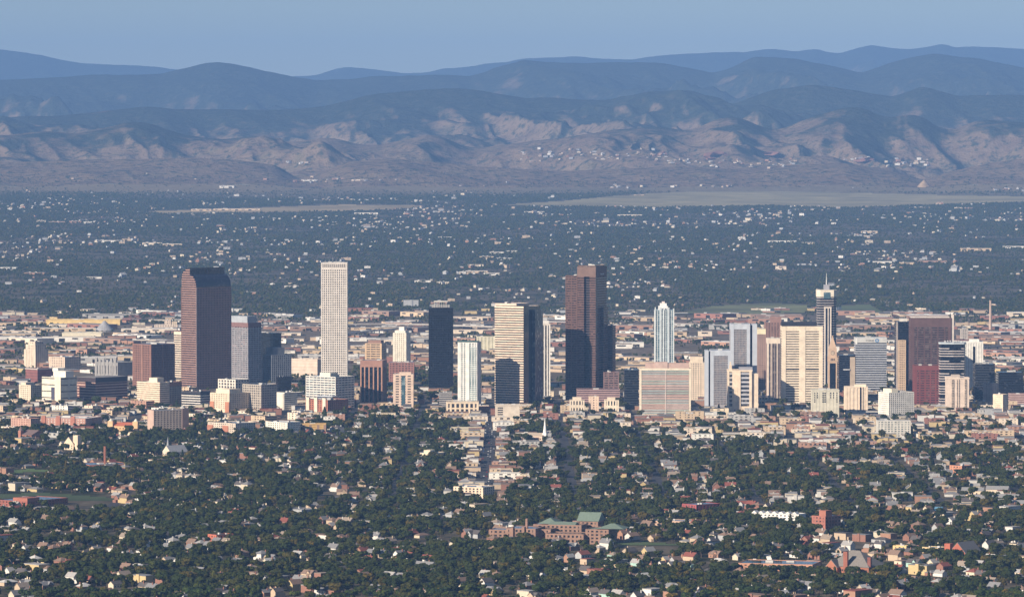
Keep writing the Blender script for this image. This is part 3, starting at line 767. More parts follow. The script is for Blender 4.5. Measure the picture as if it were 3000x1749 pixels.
b.main(wall=(.72, .68, .62), gl=G_DARK, fh=4.2, sp=.42, cap=4, capc=(.05, .05, .06), roof=1)
b = B('apartment_block', 'stepped yellow cream apartment block with orange brick base', 'building', 613, 672, 727, 1152, 1216, 42)
b.main(wall=(.8, .669, .501), gl=G_STD, fh=3.2, sp=.5, bw=4, pw=.5, base=9, roof=1)
for c in (0, 1): box('brick_pier', b.o, b.x0 - .3 + c * b.w * .8, b.x0 + b.w * .2 + c * b.w * .8, -1, 2, 0, b.h * .6, mat((.5, .22, .13)))
b.pent(.15, .85, .15, .7, 1141, (.82, .688, .519))
b = B('office_block', 'white framed building behind the stepped yellow apartments', 'building', 636, 690, 728, 1112, 1175, 42)
b.main(wall=(.8, .74, .64), gl=G_STD, fh=5, sp=.35, bw=7, pw=.35, roof=3)
b = B('office_block', 'grey-tan office block with a regular window grid and flat roof', 'building', 708, 765, 808, 1127, 1214, 40)
b.main(wall=(.52, .46, .39), gl=G_STD, fh=3.8, sp=.42, bw=4.2, pw=.34, roof=0)
b = B('office_block', 'round-cornered white banded building with grey side wing', 'building', 806, 834, 870, 1150, 1201, 45)
b.main(wall=(.84, .78, .66), gl=glass((.1, .09, .08), (.4, .34, .28), .3, .3), fh=3.4, sp=.58, roof=3)
n_ = 10
prism('round_front', b.o, [(b.x0 + b.w / 2 + b.w / 2 * math.cos(math.pi + math.pi * i / n_), -.3 - b.w * .22 * math.sin(math.pi * i / n_)) for i in range(n_ + 1)], 0, b.h - 1, mat((.82, .75, .63)))
b = B('apartment_slab', 'brown-grey slab with a blank pink end wall on the near side', 'building', 430, 451, 548, 1202, 1273, 62)
b.main(wall=(.4, .33, .28), gl=G_STD, fh=3.2, sp=.55, bw=5, pw=.45, roof=0)
box('end_wall', b.o, b.x0 - .2, .2, -.4, .3, 0, b.h + .2, mat((.6, .43, .35)))
box('end_wing', b.o, -.2, 2.5, b.d * .82, b.d, 0, b.h + 2, mat((.16, .11, .1)))
b = B('office_block', 'wide white banded office block below the tallest tower', 'building', 893, 983, 1036, 1104, 1198, 38)
b.main(wall=(.78, .75, .68), gl=G_BLUE, fh=3.8, sp=.5, bw=8, pw=.12, roof=3, units=4)
b.pent(.35, .7, .2, .6, 1094, (.8, .74, .62))
block(b.o, b.x0 * .45, 5, -14, -.2, 0, b.h * .42, wall=(.6, .62, .65), gl=G_BLUE, fh=3.8, sp=.45, roof=1)
B('department_store', 'long low beige building left of the tallest tower', 'building', 851, 930, 950, 1052, 1105, 30).main(wall=(.68, .568, .47), gl=mat((.64, .52, .4)), fh=6, sp=.8, cap=3, roof=3)
b = B('apartment_block', 'red brick and cream apartment block with corner towers', 'building', 893, 960, 1018, 1172, 1219, 42)
b.main(wall=(.42, .17, .11), gl=G_STD, fh=3.2, sp=.55, bw=4.5, pw=.5, roof=4)
for c in (.05, .42, .8): box('bay', b.o, b.x0 + b.w * c, b.x0 + b.w * (c + .14), -2, 1, 0, b.h + 3, mat((.82, .672, .53)))
b = B('office_tower', 'orange tan banded block behind the brown vertical-striped tower', T, 1069, 1118, 1131, 1006, 1110, 15)
b.main(wall=(.66, .47, .3), gl=G_STD, fh=4.2, sp=.55, bw=10, pw=.1, corner=3, roof=4)
b.pent(.12, .9, .2, .8, 998, (.3, .18, .14))
b = B('office_tower', 'white tapering-top tower with a shadowed lower half', T, 1151, 1190, 1202, 975, 1080, 18)
b.main(wall=(.78, .72, .6), gl=glass((.1, .09, .08), (.5, .42, .3), .4, .3), fh=4, sp=.5, bw=4, pw=.55, roof=3)
b.pent(.1, .9, .1, .9, 969, (.78, .74, .66)); b.pent(.35, .75, .3, .7, 958, (.72, .7, .66), 'lift_house', 969)
b = B('office_tower', 'dark brown granite tower with five tall black window strips', T, 1055, 1120, 1132, 1056, 1190, 12)
b.main(wall=(.3, .16, .12), gl=G_DARK, fh=0, bw=7.5, pw=.28, cap=11, base=7, pier=(.42, .24, .17), capc=(.36, .2, .15), roof=4)
b = B('office_tower', 'tan tower with a blue-green glass centre strip', T, 1152, 0, 1211, 1096, 1198, 0, 26)
b.main(wall=(.76, .582, .454), gl=G_STD, fh=4.1, sp=.55, bw=11, pw=.3, corner=4, cap=2.5, roof=1)
b.face(1176, 1187, 1103, 1188, G_TEAL, 'glass_strip', .4)
b.pent(.3, .88, .2, .8, 1091, (.76, .582, .454))
B('office_block', 'long red-brown block with brown roof behind the tan tower', 'building', 1139, 0, 1213, 1062, 1118, 0, 40).main(wall=(.36, .18, .15), gl=G_STD, fh=4, sp=.55, bw=6, pw=.4, roof=4)
B('apartment_block', 'pale yellow housing block between the black slab and striped tower', 'building', 1396, 0, 1450, 986, 1027, 0, 20).main(wall=(.72, .671, .506), gl=mat((.55, .52, .38)), fh=0, bw=8, pw=.5, roof=3)
b = B('bank_building', 'beige box with dark louvre strips on its left front', 'building', 1450, 0, 1523, 1186, 1229, 0, 30)
b.main(wall=(.72, .623, .506), gl=mat((.72, .623, .506)), fh=0, cap=1.5, roof=0, proud=.3)
for k in range(5): b.face(1458, 1473, 1193 + k * 6.4, 1196 + k * 6.4, G_DARK, 'louvre', .1)
b = B('parking_garage', 'rose-coloured banded garage at the foot of the massive brown tower', 'garage', 1690, 0, 1816, 1141, 1190, 0, 40)
b.main(wall=(.5, .34, .32), gl=mat((.1, .06, .07)), fh=3.6, sp=.5, roof=3)
B('office_block', 'dark brown annex tower above the rose-coloured garage', 'building', 1768, 0, 1813, 1090, 1182, 0, 26).main(wall=(.26, .16, .145), gl=G_STD, fh=4, sp=.5, bw=8, pw=.2, roof=4)
b = B('church_hall', 'golden stone church with pale columns facing the park', 'building', 1669, 0, 1712, 1172, 1215, 0, 24)
b.main(wall=(.78, .665, .516), gl=G_STD, fh=9, sp=.45, bw=5, pw=.5, roof=1); b.pent(.2, .8, .2, .8, 1164, (.8, .669, .512))
b = B('office_block', 'narrow golden stone block between two pale churches', 'building', 1725, 0, 1754, 1161, 1214, 0, 22)
b.main(wall=(.76, .582, .448), fh=4, sp=.62, bw=5, pw=.6, roof=1)
b = B('church_hall', 'cream columned temple-like hall right of the golden block', 'building', 1771, 0, 1813, 1172, 1217, 0, 24)
b.main(wall=(.84, .724, .559), gl=G_STD, fh=10, sp=.4, bw=4.5, pw=.55, roof=1); b.pent(.2, .75, .2, .8, 1165, (.82, .688, .53))
B('hotel', 'beige setback block behind the broad reflecting slab', 'building', 2021, 0, 2064, 1062, 1172, 0, 40).main(wall=(.78, .649, .505), fh=3.6, sp=.6, bw=4, pw=.55, roof=1).pent(.05, .9, .2, .8, 1046, (.8, .669, .512))
b = B('apartment_tower', 'slim white and blue-green glass tower with a stepped white crown', T, 1918, 0, 1975, 908, 1098, 0, 34)
b.main(wall=(.38, .46, .49), gl=G_TEAL, fh=3.3, sp=.3, bw=5, pw=.2, pier=(.7, .74, .74), cap=1.6, roof=3, units=0)
for a, c in ((1932, 1938), (1943, 1946), (1955, 1961)): b.face(a, c, 901, 1098, mat((.62, .68, .7)), 'fin', 1.5)
b.face(1918, 1921, 900, 1098, mat((.7, .74, .74)), 'fin', .8).face(1971.5, 1975, 904, 1098, mat((.7, .74, .74)), 'fin', .8)
b.pent(.2, .68, .1, .8, 897, (.84, .84, .82)); b.pent(.28, .62, .2, .7, 889, (.82, .82, .8), 'crown', 897); b.pent(.38, .52, .3, .6, 884, (.8, .66, .6), 'crown_top', 889)
# --- civic buildings on the far left
b = B('museum', 'grey castle-like building with narrow slits and notched roofline', 'building', 273, 345, 386, 1062, 1112, 40)
b.main(wall=(.33, .32, .31), gl=mat((.33, .32, .31)), fh=0, cap=1.2, roof=0, proud=.3)
for k in range(6): box('battlement', b.o, b.x0 + k * b.w / 6, b.x0 + (k + .55) * b.w / 6, -.4, 2, 0, b.h + (4 if k % 2 else 7), mat((.33, .32, .31)))
for k in range(8): box('slit_window', b.o, b.x0 + (k + .8) * b.w / 8.2, b.x0 + (k + .8) * b.w / 8.2 + .8, -.55, .2, b.h * .3, b.h * .8, mat(DARK))
b = B('library', 'dark red-brown library block with pale roof edge', 'building', 70, 110, 186, 1080, 1120, 50)
b.main(wall=(.26, .11, .1), gl=mat((.2, .09, .08)), fh=6, sp=.7, cap=2, capc=(.6, .52, .46), roof=4)
b = B('hospital_tower', 'tan ziggurat-like building with stepped square crown at far left', 'building', 67, 104, 138, 1024, 1080, 45)
zc = (.7, .587, .466)
b.main(wall=zc, gl=glass((.16, .13, .1), (.4, .32, .22), .3, .4), fh=4, sp=.5, bw=5, pw=.65, roof=1)
block(b.o, b.x0 * .92, b.x0 * .08, 2, b.d * .92, b.h - 2, b.z(1010), wall=zc, fh=5, sp=.5, bw=5, pw=.65, roof=1)
block(b.o, b.x0 * .8, b.x0 * .2, 5, b.d * .8, b.z(1010) - 2, b.z(1001), wall=zc, fh=5, sp=.6, bw=5, pw=.65, roof=1)
B('civic_building', 'long golden civic building behind the grey castle-like museum', 'building', 140, 190, 232, 1046, 1086, 40).main(wall=(.72, .575, .451), gl=G_STD, fh=5, sp=.5, bw=6, pw=.55, roof=1)
b = B('office_block', 'white building with dark recess and tall cream pier at left', 'building', 117, 178, 222, 1106, 1184, 45)
b.main(wall=(.78, .72, .58), gl=G_STD, fh=12, sp=.85, bw=0, roof=3, units=2)
box('recess', b.o, b.x0 * .5, b.x0 * .3, -.3, .3, 2, b.h * .62, mat((.08, .08, .12))); box('cream_pier', b.o, b.x0 * .3 + .01, .3, -.6, .6, 0, b.h + 1, mat((.84, .74, .56)))
for k in range(9): box('window', b.o, -.3, .35, b.d * .45, b.d * .55, 4 + k * b.h / 10, 6 + k * b.h / 10, mat((.8, .74, .66)))
b.pent(.35, 1.0, .3, .8, 1088, (.84, .8, .7)); b.pent(.3, .6, .3, .7, 1080, (.86, .82, .7), 'lift_house', 1088)
b = B('office_block', 'brick red and white banded block with dark roof storey', 'building', 220, 280, 367, 1107, 1178, 42)
b.main(wall=(.62, .42, .34), gl=mat((.14, .06, .05)), fh=4.4, sp=.42, cap=.8, roof=0, top=b.z(1121))
box('roof_storey', b.o, b.x0 + .3, -.3, .3, b.d - .3, b.z(1121) - .5, b.h, mat((.06, .045, .05)))
box('roof', b.o, b.x0, 0, 0, b.d, b.h, b.h + .4, M_ROOF[0])
b = B('apartment_block', 'pale yellow terraced apartment blocks left of the white building', 'building', 52, 90, 118, 1128, 1178, 45)
b.main(wall=(.76, .646, .498), gl=G_STD, fh=3.2, sp=.6, bw=5, pw=.5, roof=1); b.pent(.1, .5, .1, .9, 1122, (.78, .665, .516))
# cone-roofed hall, yellow wall, chimney, flats in the valley
b = B('domed_hall', 'grey cone-shaped roof of a round hall in the valley', 'hall', 276, 0, 332, 941, 973, 0)
cone('hall_wall', b.o, 0, b.w / 2, 0, b.w / 2, 3, b.w / 2, mat((.45, .36, .3)), 20); cone('cone_roof', b.o, 0, b.w / 2, 3.002, b.w / 2 + 1, b.h, 2, mat((.36, .36, .37)), 20)
B('market_hall', 'very long yellow wall of a low hall at far left', 'hall', 134, 0, 352, 937, 952, 0, 60).main(wall=(.82, .6, .26), gl=mat((.82, .6, .26)), fh=0, cap=2, roof=1, units=5)
B('warehouse', 'long pale cream warehouse below the cone-shaped hall', 'warehouse', 181, 0, 297, 975, 990, 0, 50).main(wall=(.84, .76, .58), gl=mat((.84, .76, .58)), fh=0, cap=2, roof=3)
b = B('hall', 'cream stepped block left of the curved-top tower in the valley', 'building', 452, 0, 520, 938, 964, 0, 30)
b.main(wall=(.72, .607, .495), top=b.h * .5, fh=4, sp=.6, bw=6, pw=.5, roof=1); block(b.o, b.x(482), b.x(500), 3, 22, b.h * .45, b.h, wall=(.76, .63, .509), fh=4, sp=.6, bw=5, pw=.5); block(b.o, b.x(503), b.x(518), 3, 22, b.h * .45, b.h * .85, wall=(.66, .54, .4), fh=4, sp=.6, bw=5, pw=.5)
b = B('smokestack', 'tall tan power station chimney at the right', 'chimney', 2897, 0, 2907, 880, 966, 0)
cone('shaft', b.o, 0, 4, -1, 3.6, b.h, 2.3, mat((.5, .37, .3)), 14); cone('rim', b.o, 0, 4, b.h - 3, 2.7, b.h, 2.7, mat((.42, .3, .25)), 14)
B('apartment_tower', 'small grey-tan block behind the white ribbed tower', 'building', 2815, 0, 2836, 963, 1000, 0, 18).main(wall=(.5, .45, .4), fh=3.4, sp=.55, bw=4, pw=.5)

# ---------------------------------------------------------------- landmarks among the houses
def hall(name, label, cat, xl, xc, xr, yt, yb, th, wall, roof, rcol, rise, axis='x', windows=True, depth=None, wcol=None):
    b = B(name, label, cat, xl, xc, xr, yt, yb, th, depth)
    if roof == 'flat':
        b.main(wall=wall, gl=G_STD if windows else mat(wall), fh=3.8, sp=.6, bw=5, pw=.55, roof=rcol)
        return b
    mw = mat(wall)
    box('wall', b.o, b.x0, b.x1, 0, b.d, -1, b.h, mw)
    mr = mat(rcol, .9, .15, .6)
    if roof == 'gable':
        roof_gable('roof', b.o, b.x0, b.x1, 0, b.d, b.h, rise, mr, axis, .6)
        gx = .3
        if axis == 'y':
            xm = (b.x0 + b.x1) / 2
            v = [(b.x0, -.65, b.h), (b.x1, -.65, b.h), (xm, -.65, b.h + rise * .95)] + [(b.x0, -.2, b.h), (b.x1, -.2, b.h), (xm, -.2, b.h + rise * .95)]
            link('gable_wall', mesh('gable_wall', v, [(0, 1, 2), (5, 4, 3), (1, 0, 3, 4), (2, 1, 4, 5), (0, 2, 5, 3)], mw), b.o)
        else:
            ym = b.d / 2
            for xx, dx in ((b.x1 + .62, .1), (b.x0 - .72, .1)):
                v = [(xx, 0, b.h), (xx, b.d, b.h), (xx, ym, b.h + rise * .95), (xx + dx, 0, b.h), (xx + dx, b.d, b.h), (xx + dx, ym, b.h + rise * .95)]
                link('gable_wall', mesh('gable_wall', v, [(2, 1, 0), (3, 4, 5), (0, 1, 4, 3), (1, 2, 5, 4), (2, 0, 3, 5)], mw), b.o)
    else:
        roof_hip('roof', b.o, b.x0, b.x1, 0, b.d, b.h, rise, mr, .8)
    if windows:
        for side in range(2):
            L = b.w if side == 0 else b.d
            n = max(2, int(L / 5))
            for k in range(n):
                c = (k + .5) * L / n
                for z in ([1.5] if b.h < 7 else [1.5, b.h * .55]):
                    if side == 0: box('window', b.o, b.x0 + c - .8, b.x0 + c + .8, -.12, .2, z, z + 2, G_STD)
                    else: box('window', b.o, b.x1 - .2, b.x1 + .12, c - .8, c + .8, z, z + 2, G_STD)
    return b
# the school with green roofs
b = B('school_building', 'large brick school with pale green roofs among the trees', 'school', 1425, 1712, 1790, 1552, 1594, 16, 60)
FOOT[-1] = (*FOOT[-1][:2], FOOT[-1][2] * .6); bk = (.32, .2, .15); grn = mat((.19, .25, .2), .7, .15, .5)
kw = dict(wall=bk, gl=G_STD, fh=4.2, sp=.5, bw=5, pw=.5, units=0)
block(b.o, b.x0, b.x(1480), 8, 34, 0, b.h * .85, roof=4, **kw)
block(b.o, b.x(1481), b.x(1567), 2, 40, 0, b.h, roof=4, **kw)
block(b.o, b.x(1568), b.x(1600), 18, 42, 0, b.h * .9, roof=0, **kw)
block(b.o, b.x(1601), b.x1, -4, 26, 0, b.h * .72, roof=4, **kw)
block(b.o, b.x1 + .2, b.x1 + 26, 4, 40, 0, b.h * 1.05, roof=4, **kw)
block(b.o, b.x(1530), b.x(1672), 44, 70, 0, b.h * 1.1, roof=0, **kw)
block(b.o, b.x(1625), b.x(1700), 74, 100, 0, b.h * 1.25, roof=0, **kw)
roof_hip('green_roof', b.o, b.x(1540), b.x(1596), 50, 78, b.h * 1.12, 6, grn)
roof_gable('green_roof', b.o, b.x(1575), b.x(1650), 46, 62, b.h * 1.08, 3, grn, 'x', 1)
roof_gable('green_roof', b.o, b.x(1640), b.x(1700), 74, 100, b.h * 1.24, 9, grn, 'x', 1)
roof_hip('green_roof', b.o, b.x1 + 10, b.x1 + 40, 14, 40, b.h * 1.05, 5, grn)
box('chimney', b.o, b.x(1524), b.x(1530), 20, 24, 0, b.h * 1.6, mat(bk)); box('stair_tower', b.o, b.x(1528), b.x(1536), -.5, 6, 0, b.h * 1.12, mat(bk)); box('stair_tower', b.o, b.x(1497), b.x(1503), -.5, 6, 0, b.h * 1.08, mat(bk))
# big brown stone church
b = hall('stone_church', 'large red stone church with huge grey hipped roof and chimneys', 'church', 2425, 2545, 2590, 1662, 1693, 30, (.38, .16, .1), 'hip', (.24, .22, .2), 15, depth=38)
for c in (.42, .46): box('chimney', b.o, b.x0 + b.w * c, b.x0 + b.w * c + 2.6, -2, 1, 0, b.h + 15, mat((.34, .13, .09)))
box('chimney', b.o, b.x1 - 3, b.x1 + .5, 3, 6, 0, b.h + 10, mat((.26, .1, .08)))
roof_gable('porch_roof', b.o, b.x0 + 2, b.x0 + 15, -6, 6, b.h - 1, 8, mat((.25, .23, .21)), 'y'); box('porch', b.o, b.x0 + 2, b.x0 + 15, -6, -.1, 0, b.h - 1, mat((.44, .18, .11)))
v = [(b.x0 + 2, -6.7, b.h - 1), (b.x0 + 15, -6.7, b.h - 1), (b.x0 + 8.5, -6.7, b.h + 6.4), (b.x0 + 8.5, -6.3, b.h + 6.4)]
link('gable_wall', mesh('gable_wall', v, [(0, 1, 2), (0, 2, 3), (1, 3, 2)], mat((.44, .18, .11))), b.o)
b = hall('brick_church', 'bright red gabled church with a square corner tower', 'church', 2781, 2833, 2872, 1626, 1645, 38, (.44, .14, .09), 'gable', (.2, .19, .19), 13, 'y', depth=30)
box('corner_tower', b.o, b.x0 - 4, b.x0 + 3, -1, 6, 0, b.h + 11, mat((.44, .14, .09)))
b = hall('brick_apartments', 'red brick mid-rise with a stepped central tower', 'apartments', 2381, 2418, 2466, 1512, 1566, 45, (.4, .16, .12), 'flat', 4, 0)
b.pent(.3, .8, .2, .6, 1497, (.42, .17, .12))
def row_apts():
    b = B('apartment_row', 'row of bright white townhouses with little gables', 'apartments', 2205, 2340, 2362, 1506, 1540, 25, 22)
    b.main(wall=(.84, .82, .78), gl=G_STD, fh=3.2, sp=.5, bw=5, pw=.5, roof=3, units=0)
    n = 7
    for k in range(n): roof_gable('roof_gable', b.o, b.x0 + k * b.w / n, b.x0 + (k + .8) * b.w / n, -.6, 8, b.h - .3, 3, mat((.8, .78, .74)), 'y', .2)
row_apts()
b = B('apartment_block', 'cream apartment block with a row of tall windows beyond the trees', 'apartments', 1328, 1415, 1448, 1427, 1462, 25)
b.main(wall=(.82, .656, .497), gl=G_STD, fh=3.4, sp=.38, bw=5, pw=.5, roof=1, base=1)
hall('apartment_block', 'pale yellow long hotel-like block left of the wide street', 'apartments', 1218, 1280, 1302, 1327, 1352, 20, (.84, .724, .526), 'flat', 3, 0).pent(.3, .6, .2, .8, 1320, (.84, .724, .537))
b = B('apartment_block', 'orange gold apartment block with three wall panels', 'apartments', 886, 0, 955, 1241, 1270, 0, 22)
b.main(wall=(.6, .4, .16), gl=mat((.5, .3, .12)), fh=3.2, sp=.8, bw=12, pw=.3, pier=(.3, .2, .15), roof=1)
b = B('apartment_block', 'white condominium block with dark courtyard left of the gold block', 'apartments', 776, 842, 878, 1237, 1275, 35)
b.main(wall=(.84, .8, .7), gl=G_STD, fh=3.2, sp=.5, bw=4, pw=.5, roof=3)
b = B('apartment_block', 'cream and brick townhouse block right of the brown-grey slab', 'apartments', 604, 690, 745, 1240, 1280, 42)
b.main(wall=(.72, .607, .495), gl=G_STD, fh=3.2, sp=.5, bw=4.5, pw=.5, roof=1)
for c in (.0, .55): box('brick_bay', b.o, b.x0 + b.w * c, b.x0 + b.w * (c + .2), -1.5, 1, 0, b.h * .8, mat((.46, .2, .13)))
b = B('apartment_row', 'long pink and white brick apartment row at left', 'apartments', 115, 250, 290, 1226, 1262, 20)
b.main(wall=(.5, .28, .22), gl=mat((.7, .66, .62)), fh=3.4, sp=.55, bw=5, pw=.45, roof=0)
for c in (.02, .35, .68): box('brick_bay', b.o, b.x0 + b.w * c, b.x0 + b.w * (c + .09), -1.5, 1, 0, b.h + 3, mat((.42, .18, .13)))
b = B('apartment_row', 'rose brick apartment block with stepped bays at far left', 'apartments', 28, 90, 114, 1226, 1268, 35)
b.main(wall=(.56, .36, .28), gl=mat((.34, .14, .12)), fh=3.6, sp=.55, bw=5, pw=.5, roof=0)
b = hall('parish_church', 'golden church with red roof and small domed tower', 'church', 326, 395, 410, 1248, 1269, 15, (.72, .48, .26), 'gable', (.5, .16, .09), 5, 'x', depth=18)
for xx in (b.x0 - 6, b.x1 - 3): box('tower', b.o, xx, xx + 8, -2, 6, 0, b.h + 7, mat((.74, .5, .28))); cone('dome', b.o, xx + 4, 2, b.h + 7, 3.6, b.h + 11, .5, mat((.7, .66, .56)), 10)
b = hall('parish_church', 'dark red gabled church with pointed turret at far left', 'church', 56, 92, 132, 1275, 1293, 40, (.42, .2, .14), 'gable', (.2, .14, .13), 7, 'x')
box('turret', b.o, b.x0 - 2, b.x0 + 3, -2, 4, 0, b.h + 6, mat((.44, .2, .14))); cone('turret_roof', b.o, b.x0 + .5, 1, b.h + 6, 3.4, b.h + 13, .1, mat((.2, .14, .13)), 8)
b = hall('parish_church', 'yellow stone church with steep gable at left', 'church', 186, 215, 228, 1300, 1318, 30, (.8, .653, .479), 'gable', (.3, .24, .2), 10, 'y')
box('tower', b.o, b.x1 - 2, b.x1 + 6, 2, 10, 0, b.h + 12, mat((.8, .653, .479)))
b = hall('parish_church', 'cream church with long grey roof and pointed steeple at left', 'church', 474, 500, 548, 1325, 1345, 55, (.78, .665, .516), 'gable', (.26, .27, .3), 9, 'y')
cone('steeple', b.o, b.x0 + 4, 6, b.h, 3, b.h + 21, .1, mat((.35, .36, .38)), 8)
b = hall('chapel', 'tan chapel with slender white steeple near the wide street', 'church', 1540, 1588, 1606, 1277, 1291, 20, (.74, .578, .447), 'gable', (.55, .45, .35), 4, 'x', depth=22)
box('steeple_base', b.o, b.x1 - 1, b.x1 + 5, 4, 10, 0, b.h + 4, mat((.84, .82, .78))); cone('steeple', b.o, b.x1 + 2, 7, b.h + 4, 3, b.h + 27, .1, mat((.86, .84, .8)), 8)
b = hall('school_building', 'low brick school with tall square chimney at left', 'school', 213, 262, 380, 1362, 1378, 65, (.44, .17, .1), 'flat', 3, 0)
box('chimney', b.o, -b.w * .4, -b.w * .4 + 2.2, 28, 30.2, 0, b.h + 23, mat((.44, .18, .12)))
b = hall('school_building', 'long red school with flat roof in front of the sports field', 'school', -20, 80, 185, 1468, 1488, 35, (.33, .12, .09), 'flat', 4, 0)
b.pent(.55, 1.0, .0, .3, 1459, (.42, .16, .11))
hall('brick_block', 'small orange-red brick block standing in the foreground trees', 'building', 607, 634, 682, 1566, 1590, 50, (.5, .16, .1), 'flat', 0, 0)
hall('long_school', 'long low white-roofed building in the right foreground', 'building', 2165, 2380, 2440, 1653, 1674, 15, (.56, .3, .2), 'flat', 3, 0, depth=45)
hall('red_row_building', 'maroon topped row building with white storefronts', 'building', 2000, 2040, 2112, 1478, 1510, 50, (.36, .1, .1), 'flat', 1, 0)
hall('school_annex', 'long low tan school annex right of the green roofs', 'school', 1890, 2065, 2095, 1527, 1541, 12, (.66, .46, .34), 'flat', 1, 0, depth=26)
hall('yellow_building', 'plain yellow brick building left of the bright red church', 'building', 2617, 2655, 2664, 1598, 1622, 20, (.78, .58, .28), 'flat', 3, 0)
hall('yellow_building', 'tan building with corner bay beside the bright red church', 'building', 2705, 2748, 2775, 1604, 1634, 40, (.66, .52, .3), 'flat', 1, 0)
hall('terrace_building', 'orange brick hall with square arches right of the fringe', 'building', 2785, 2818, 2850, 1364, 1392, 45, (.54, .26, .16), 'flat', 4, 0)
for k, (a, y) in enumerate(((2818, 1452), (2845, 1475), (2890, 1448), (2920, 1472), (2955, 1490))):
    hall('townhouse_row', ['yellow-walled townhouse row, topmost of the right-hand rows', 'tan townhouse row below the topmost yellow row', 'grey-roofed townhouse row beside the topmost yellow row', 'orange-walled townhouse row in the middle of the right-hand rows', 'brick townhouse row lowest of the right-hand rows'][k], 'townhouses',
         a, a + 62, a + 76, y - 14, y, 14, ((.78, .633, .461), (.7, .571, .477), (.72, .607, .473), (.66, .4, .26), (.56, .32, .22))[k], 'gable', (.3, .3, .3), 4, 'x', depth=16)
hall('villa_block', 'blue-painted flat block in the right middle foreground', 'building', 2712, 2760, 2766, 1486, 1497, 15, (.12, .28, .45), 'flat', 0, 0)
hall('market_building', 'long pale curved-roof shed left of the wide street', 'building', 1318, 0, 1396, 1257, 1265, 0, (.62, .54, .4), 'gable', (.64, .56, .4), 3, 'x', False, 22)

# ---------------------------------------------------------------- zones, streets
ST0, PITCHX, PITCHY = -35.0, 111.0, 146.0
def sm(e0, e1, x):
    t = np.clip((x - e0) / (e1 - e0), 0, 1); return t * t * (3 - 2 * t)
def urban(X, Y):
    px = CX + F * X / Y
    py = 405 + F * H / Y
    lim = np.interp(px, [-200, 300, 800, 1000, 1400, 1800, 2000, 2400, 3200], [1240, 1262, 1250, 1212, 1240, 1245, 1288, 1305, 1325])
    u = sm(lim + 45, lim - 15, py)
    u = np.maximum(u, .85 * sm(62, 45, np.abs(X - ST0 - 8)) * sm(1470, 1440, py))
    return u
M_ASPH = mat((.06, .06, .068), .9, .2, .05)
M_CONC = mat((.3, .27, .24), .9, .2, .05)
def strip(name, pts, width, m, label, z=.15, kind='structure'):
    v, f = [], []
    for i, p in enumerate(pts):
        a = Vector(pts[max(0, i - 1)][:2]); c = Vector(pts[min(len(pts) - 1, i + 1)][:2])
        d = (c - a).normalized(); n = Vector((-d.y, d.x)) * width / 2
        zz = (p[2] if len(p) > 2 else 0) + z
        v += [(p[0] - n.x, p[1] - n.y, zz), (p[0] + n.x, p[1] + n.y, zz)]
        if i: f.append((2 * i - 2, 2 * i - 1, 2 * i + 1, 2 * i))
    return tag(link(name, mesh(name, v, [q[::-1] for q in f], m)), label, None, None, kind)
for k in range(-7, 10):
    X = ST0 + k * PITCHX
    strip('street', [(X, 5750 if k not in (0,) else 5850), (X, 8200)], 21 if k == 0 else 12, M_ASPH, 'asphalt street running straight towards downtown')
for j in range(0, 17):
    Y = 5800 + j * PITCHY
    strip('street', [(-800, Y), (1100, Y)], 10, M_ASPH, 'asphalt cross street between the blocks', .3)
strip('sidewalk', [(ST0 - 17, 5900), (ST0 - 17, 7500)], 10, M_CONC, 'pale parking strip left of the wide street', .28)
def pts_on(px):
    return [(lambda q: (q[0], q[1], q[2] + .3))(hit(*p)) for p in px]
strip('road', pts_on([(2690, 925), (2640, 905), (2600, 893), (2580, 884), (2592, 877)]), 34, M_CONC, 'curving pale road beyond the right-hand towers', 1.0)
def viaduct(label, px, zz=9):
    P = [ground(*p) for p in px]
    o = thing('viaduct', label, 'bridge', (P[0][0], P[0][1], 0))
    mc = mat((.5, .46, .42))
    for k in range(len(P) - 1):
        a, c = Vector(P[k]) - Vector(P[0]), Vector(P[k + 1]) - Vector(P[0])
        d = c - a; n = Vector((-d.y, d.x)).normalized() * 8
        for nm, off, z0, z1 in (('deck', 1.0, zz - 1.4, zz), ('railing', .06, zz, zz + 1.0)):
            for sgn in ((0,) if nm == 'deck' else (-1, 1)):
                q = n * off; cen = n * sgn
                v = [(a + cen - q), (c + cen - q), (c + cen + q), (a + cen + q)]
                v = [(p.x, p.y, z0) for p in v] + [(p.x, p.y, z1) for p in v]
                link(nm, mesh(nm, v, [(3, 2, 1, 0), (4, 5, 6, 7), (0, 1, 5, 4), (1, 2, 6, 5), (2, 3, 7, 6), (3, 0, 4, 7)], mc), o)
        m = max(2, int(d.length / 35))
        for i in range(m):
            p = a + d * (i + .5) / m
            box('column', o, p.x - 1, p.x + 1, p.y - 4, p.y + 4, -1, zz - 1.4, mc)
viaduct('upper pale highway viaduct crossing the valley behind the tallest tower', [(780, 966), (941, 962), (1130, 960), (1260, 962), (1450, 969)])
viaduct('lower sloping viaduct ramp between tallest tower and black slab', [(1010, 988), (1100, 980), (1190, 972), (1262, 968)])
viaduct('grey viaduct at the right edge behind the white ribbed tower', [(2870, 1030), (2940, 1026), (3060, 1022)])

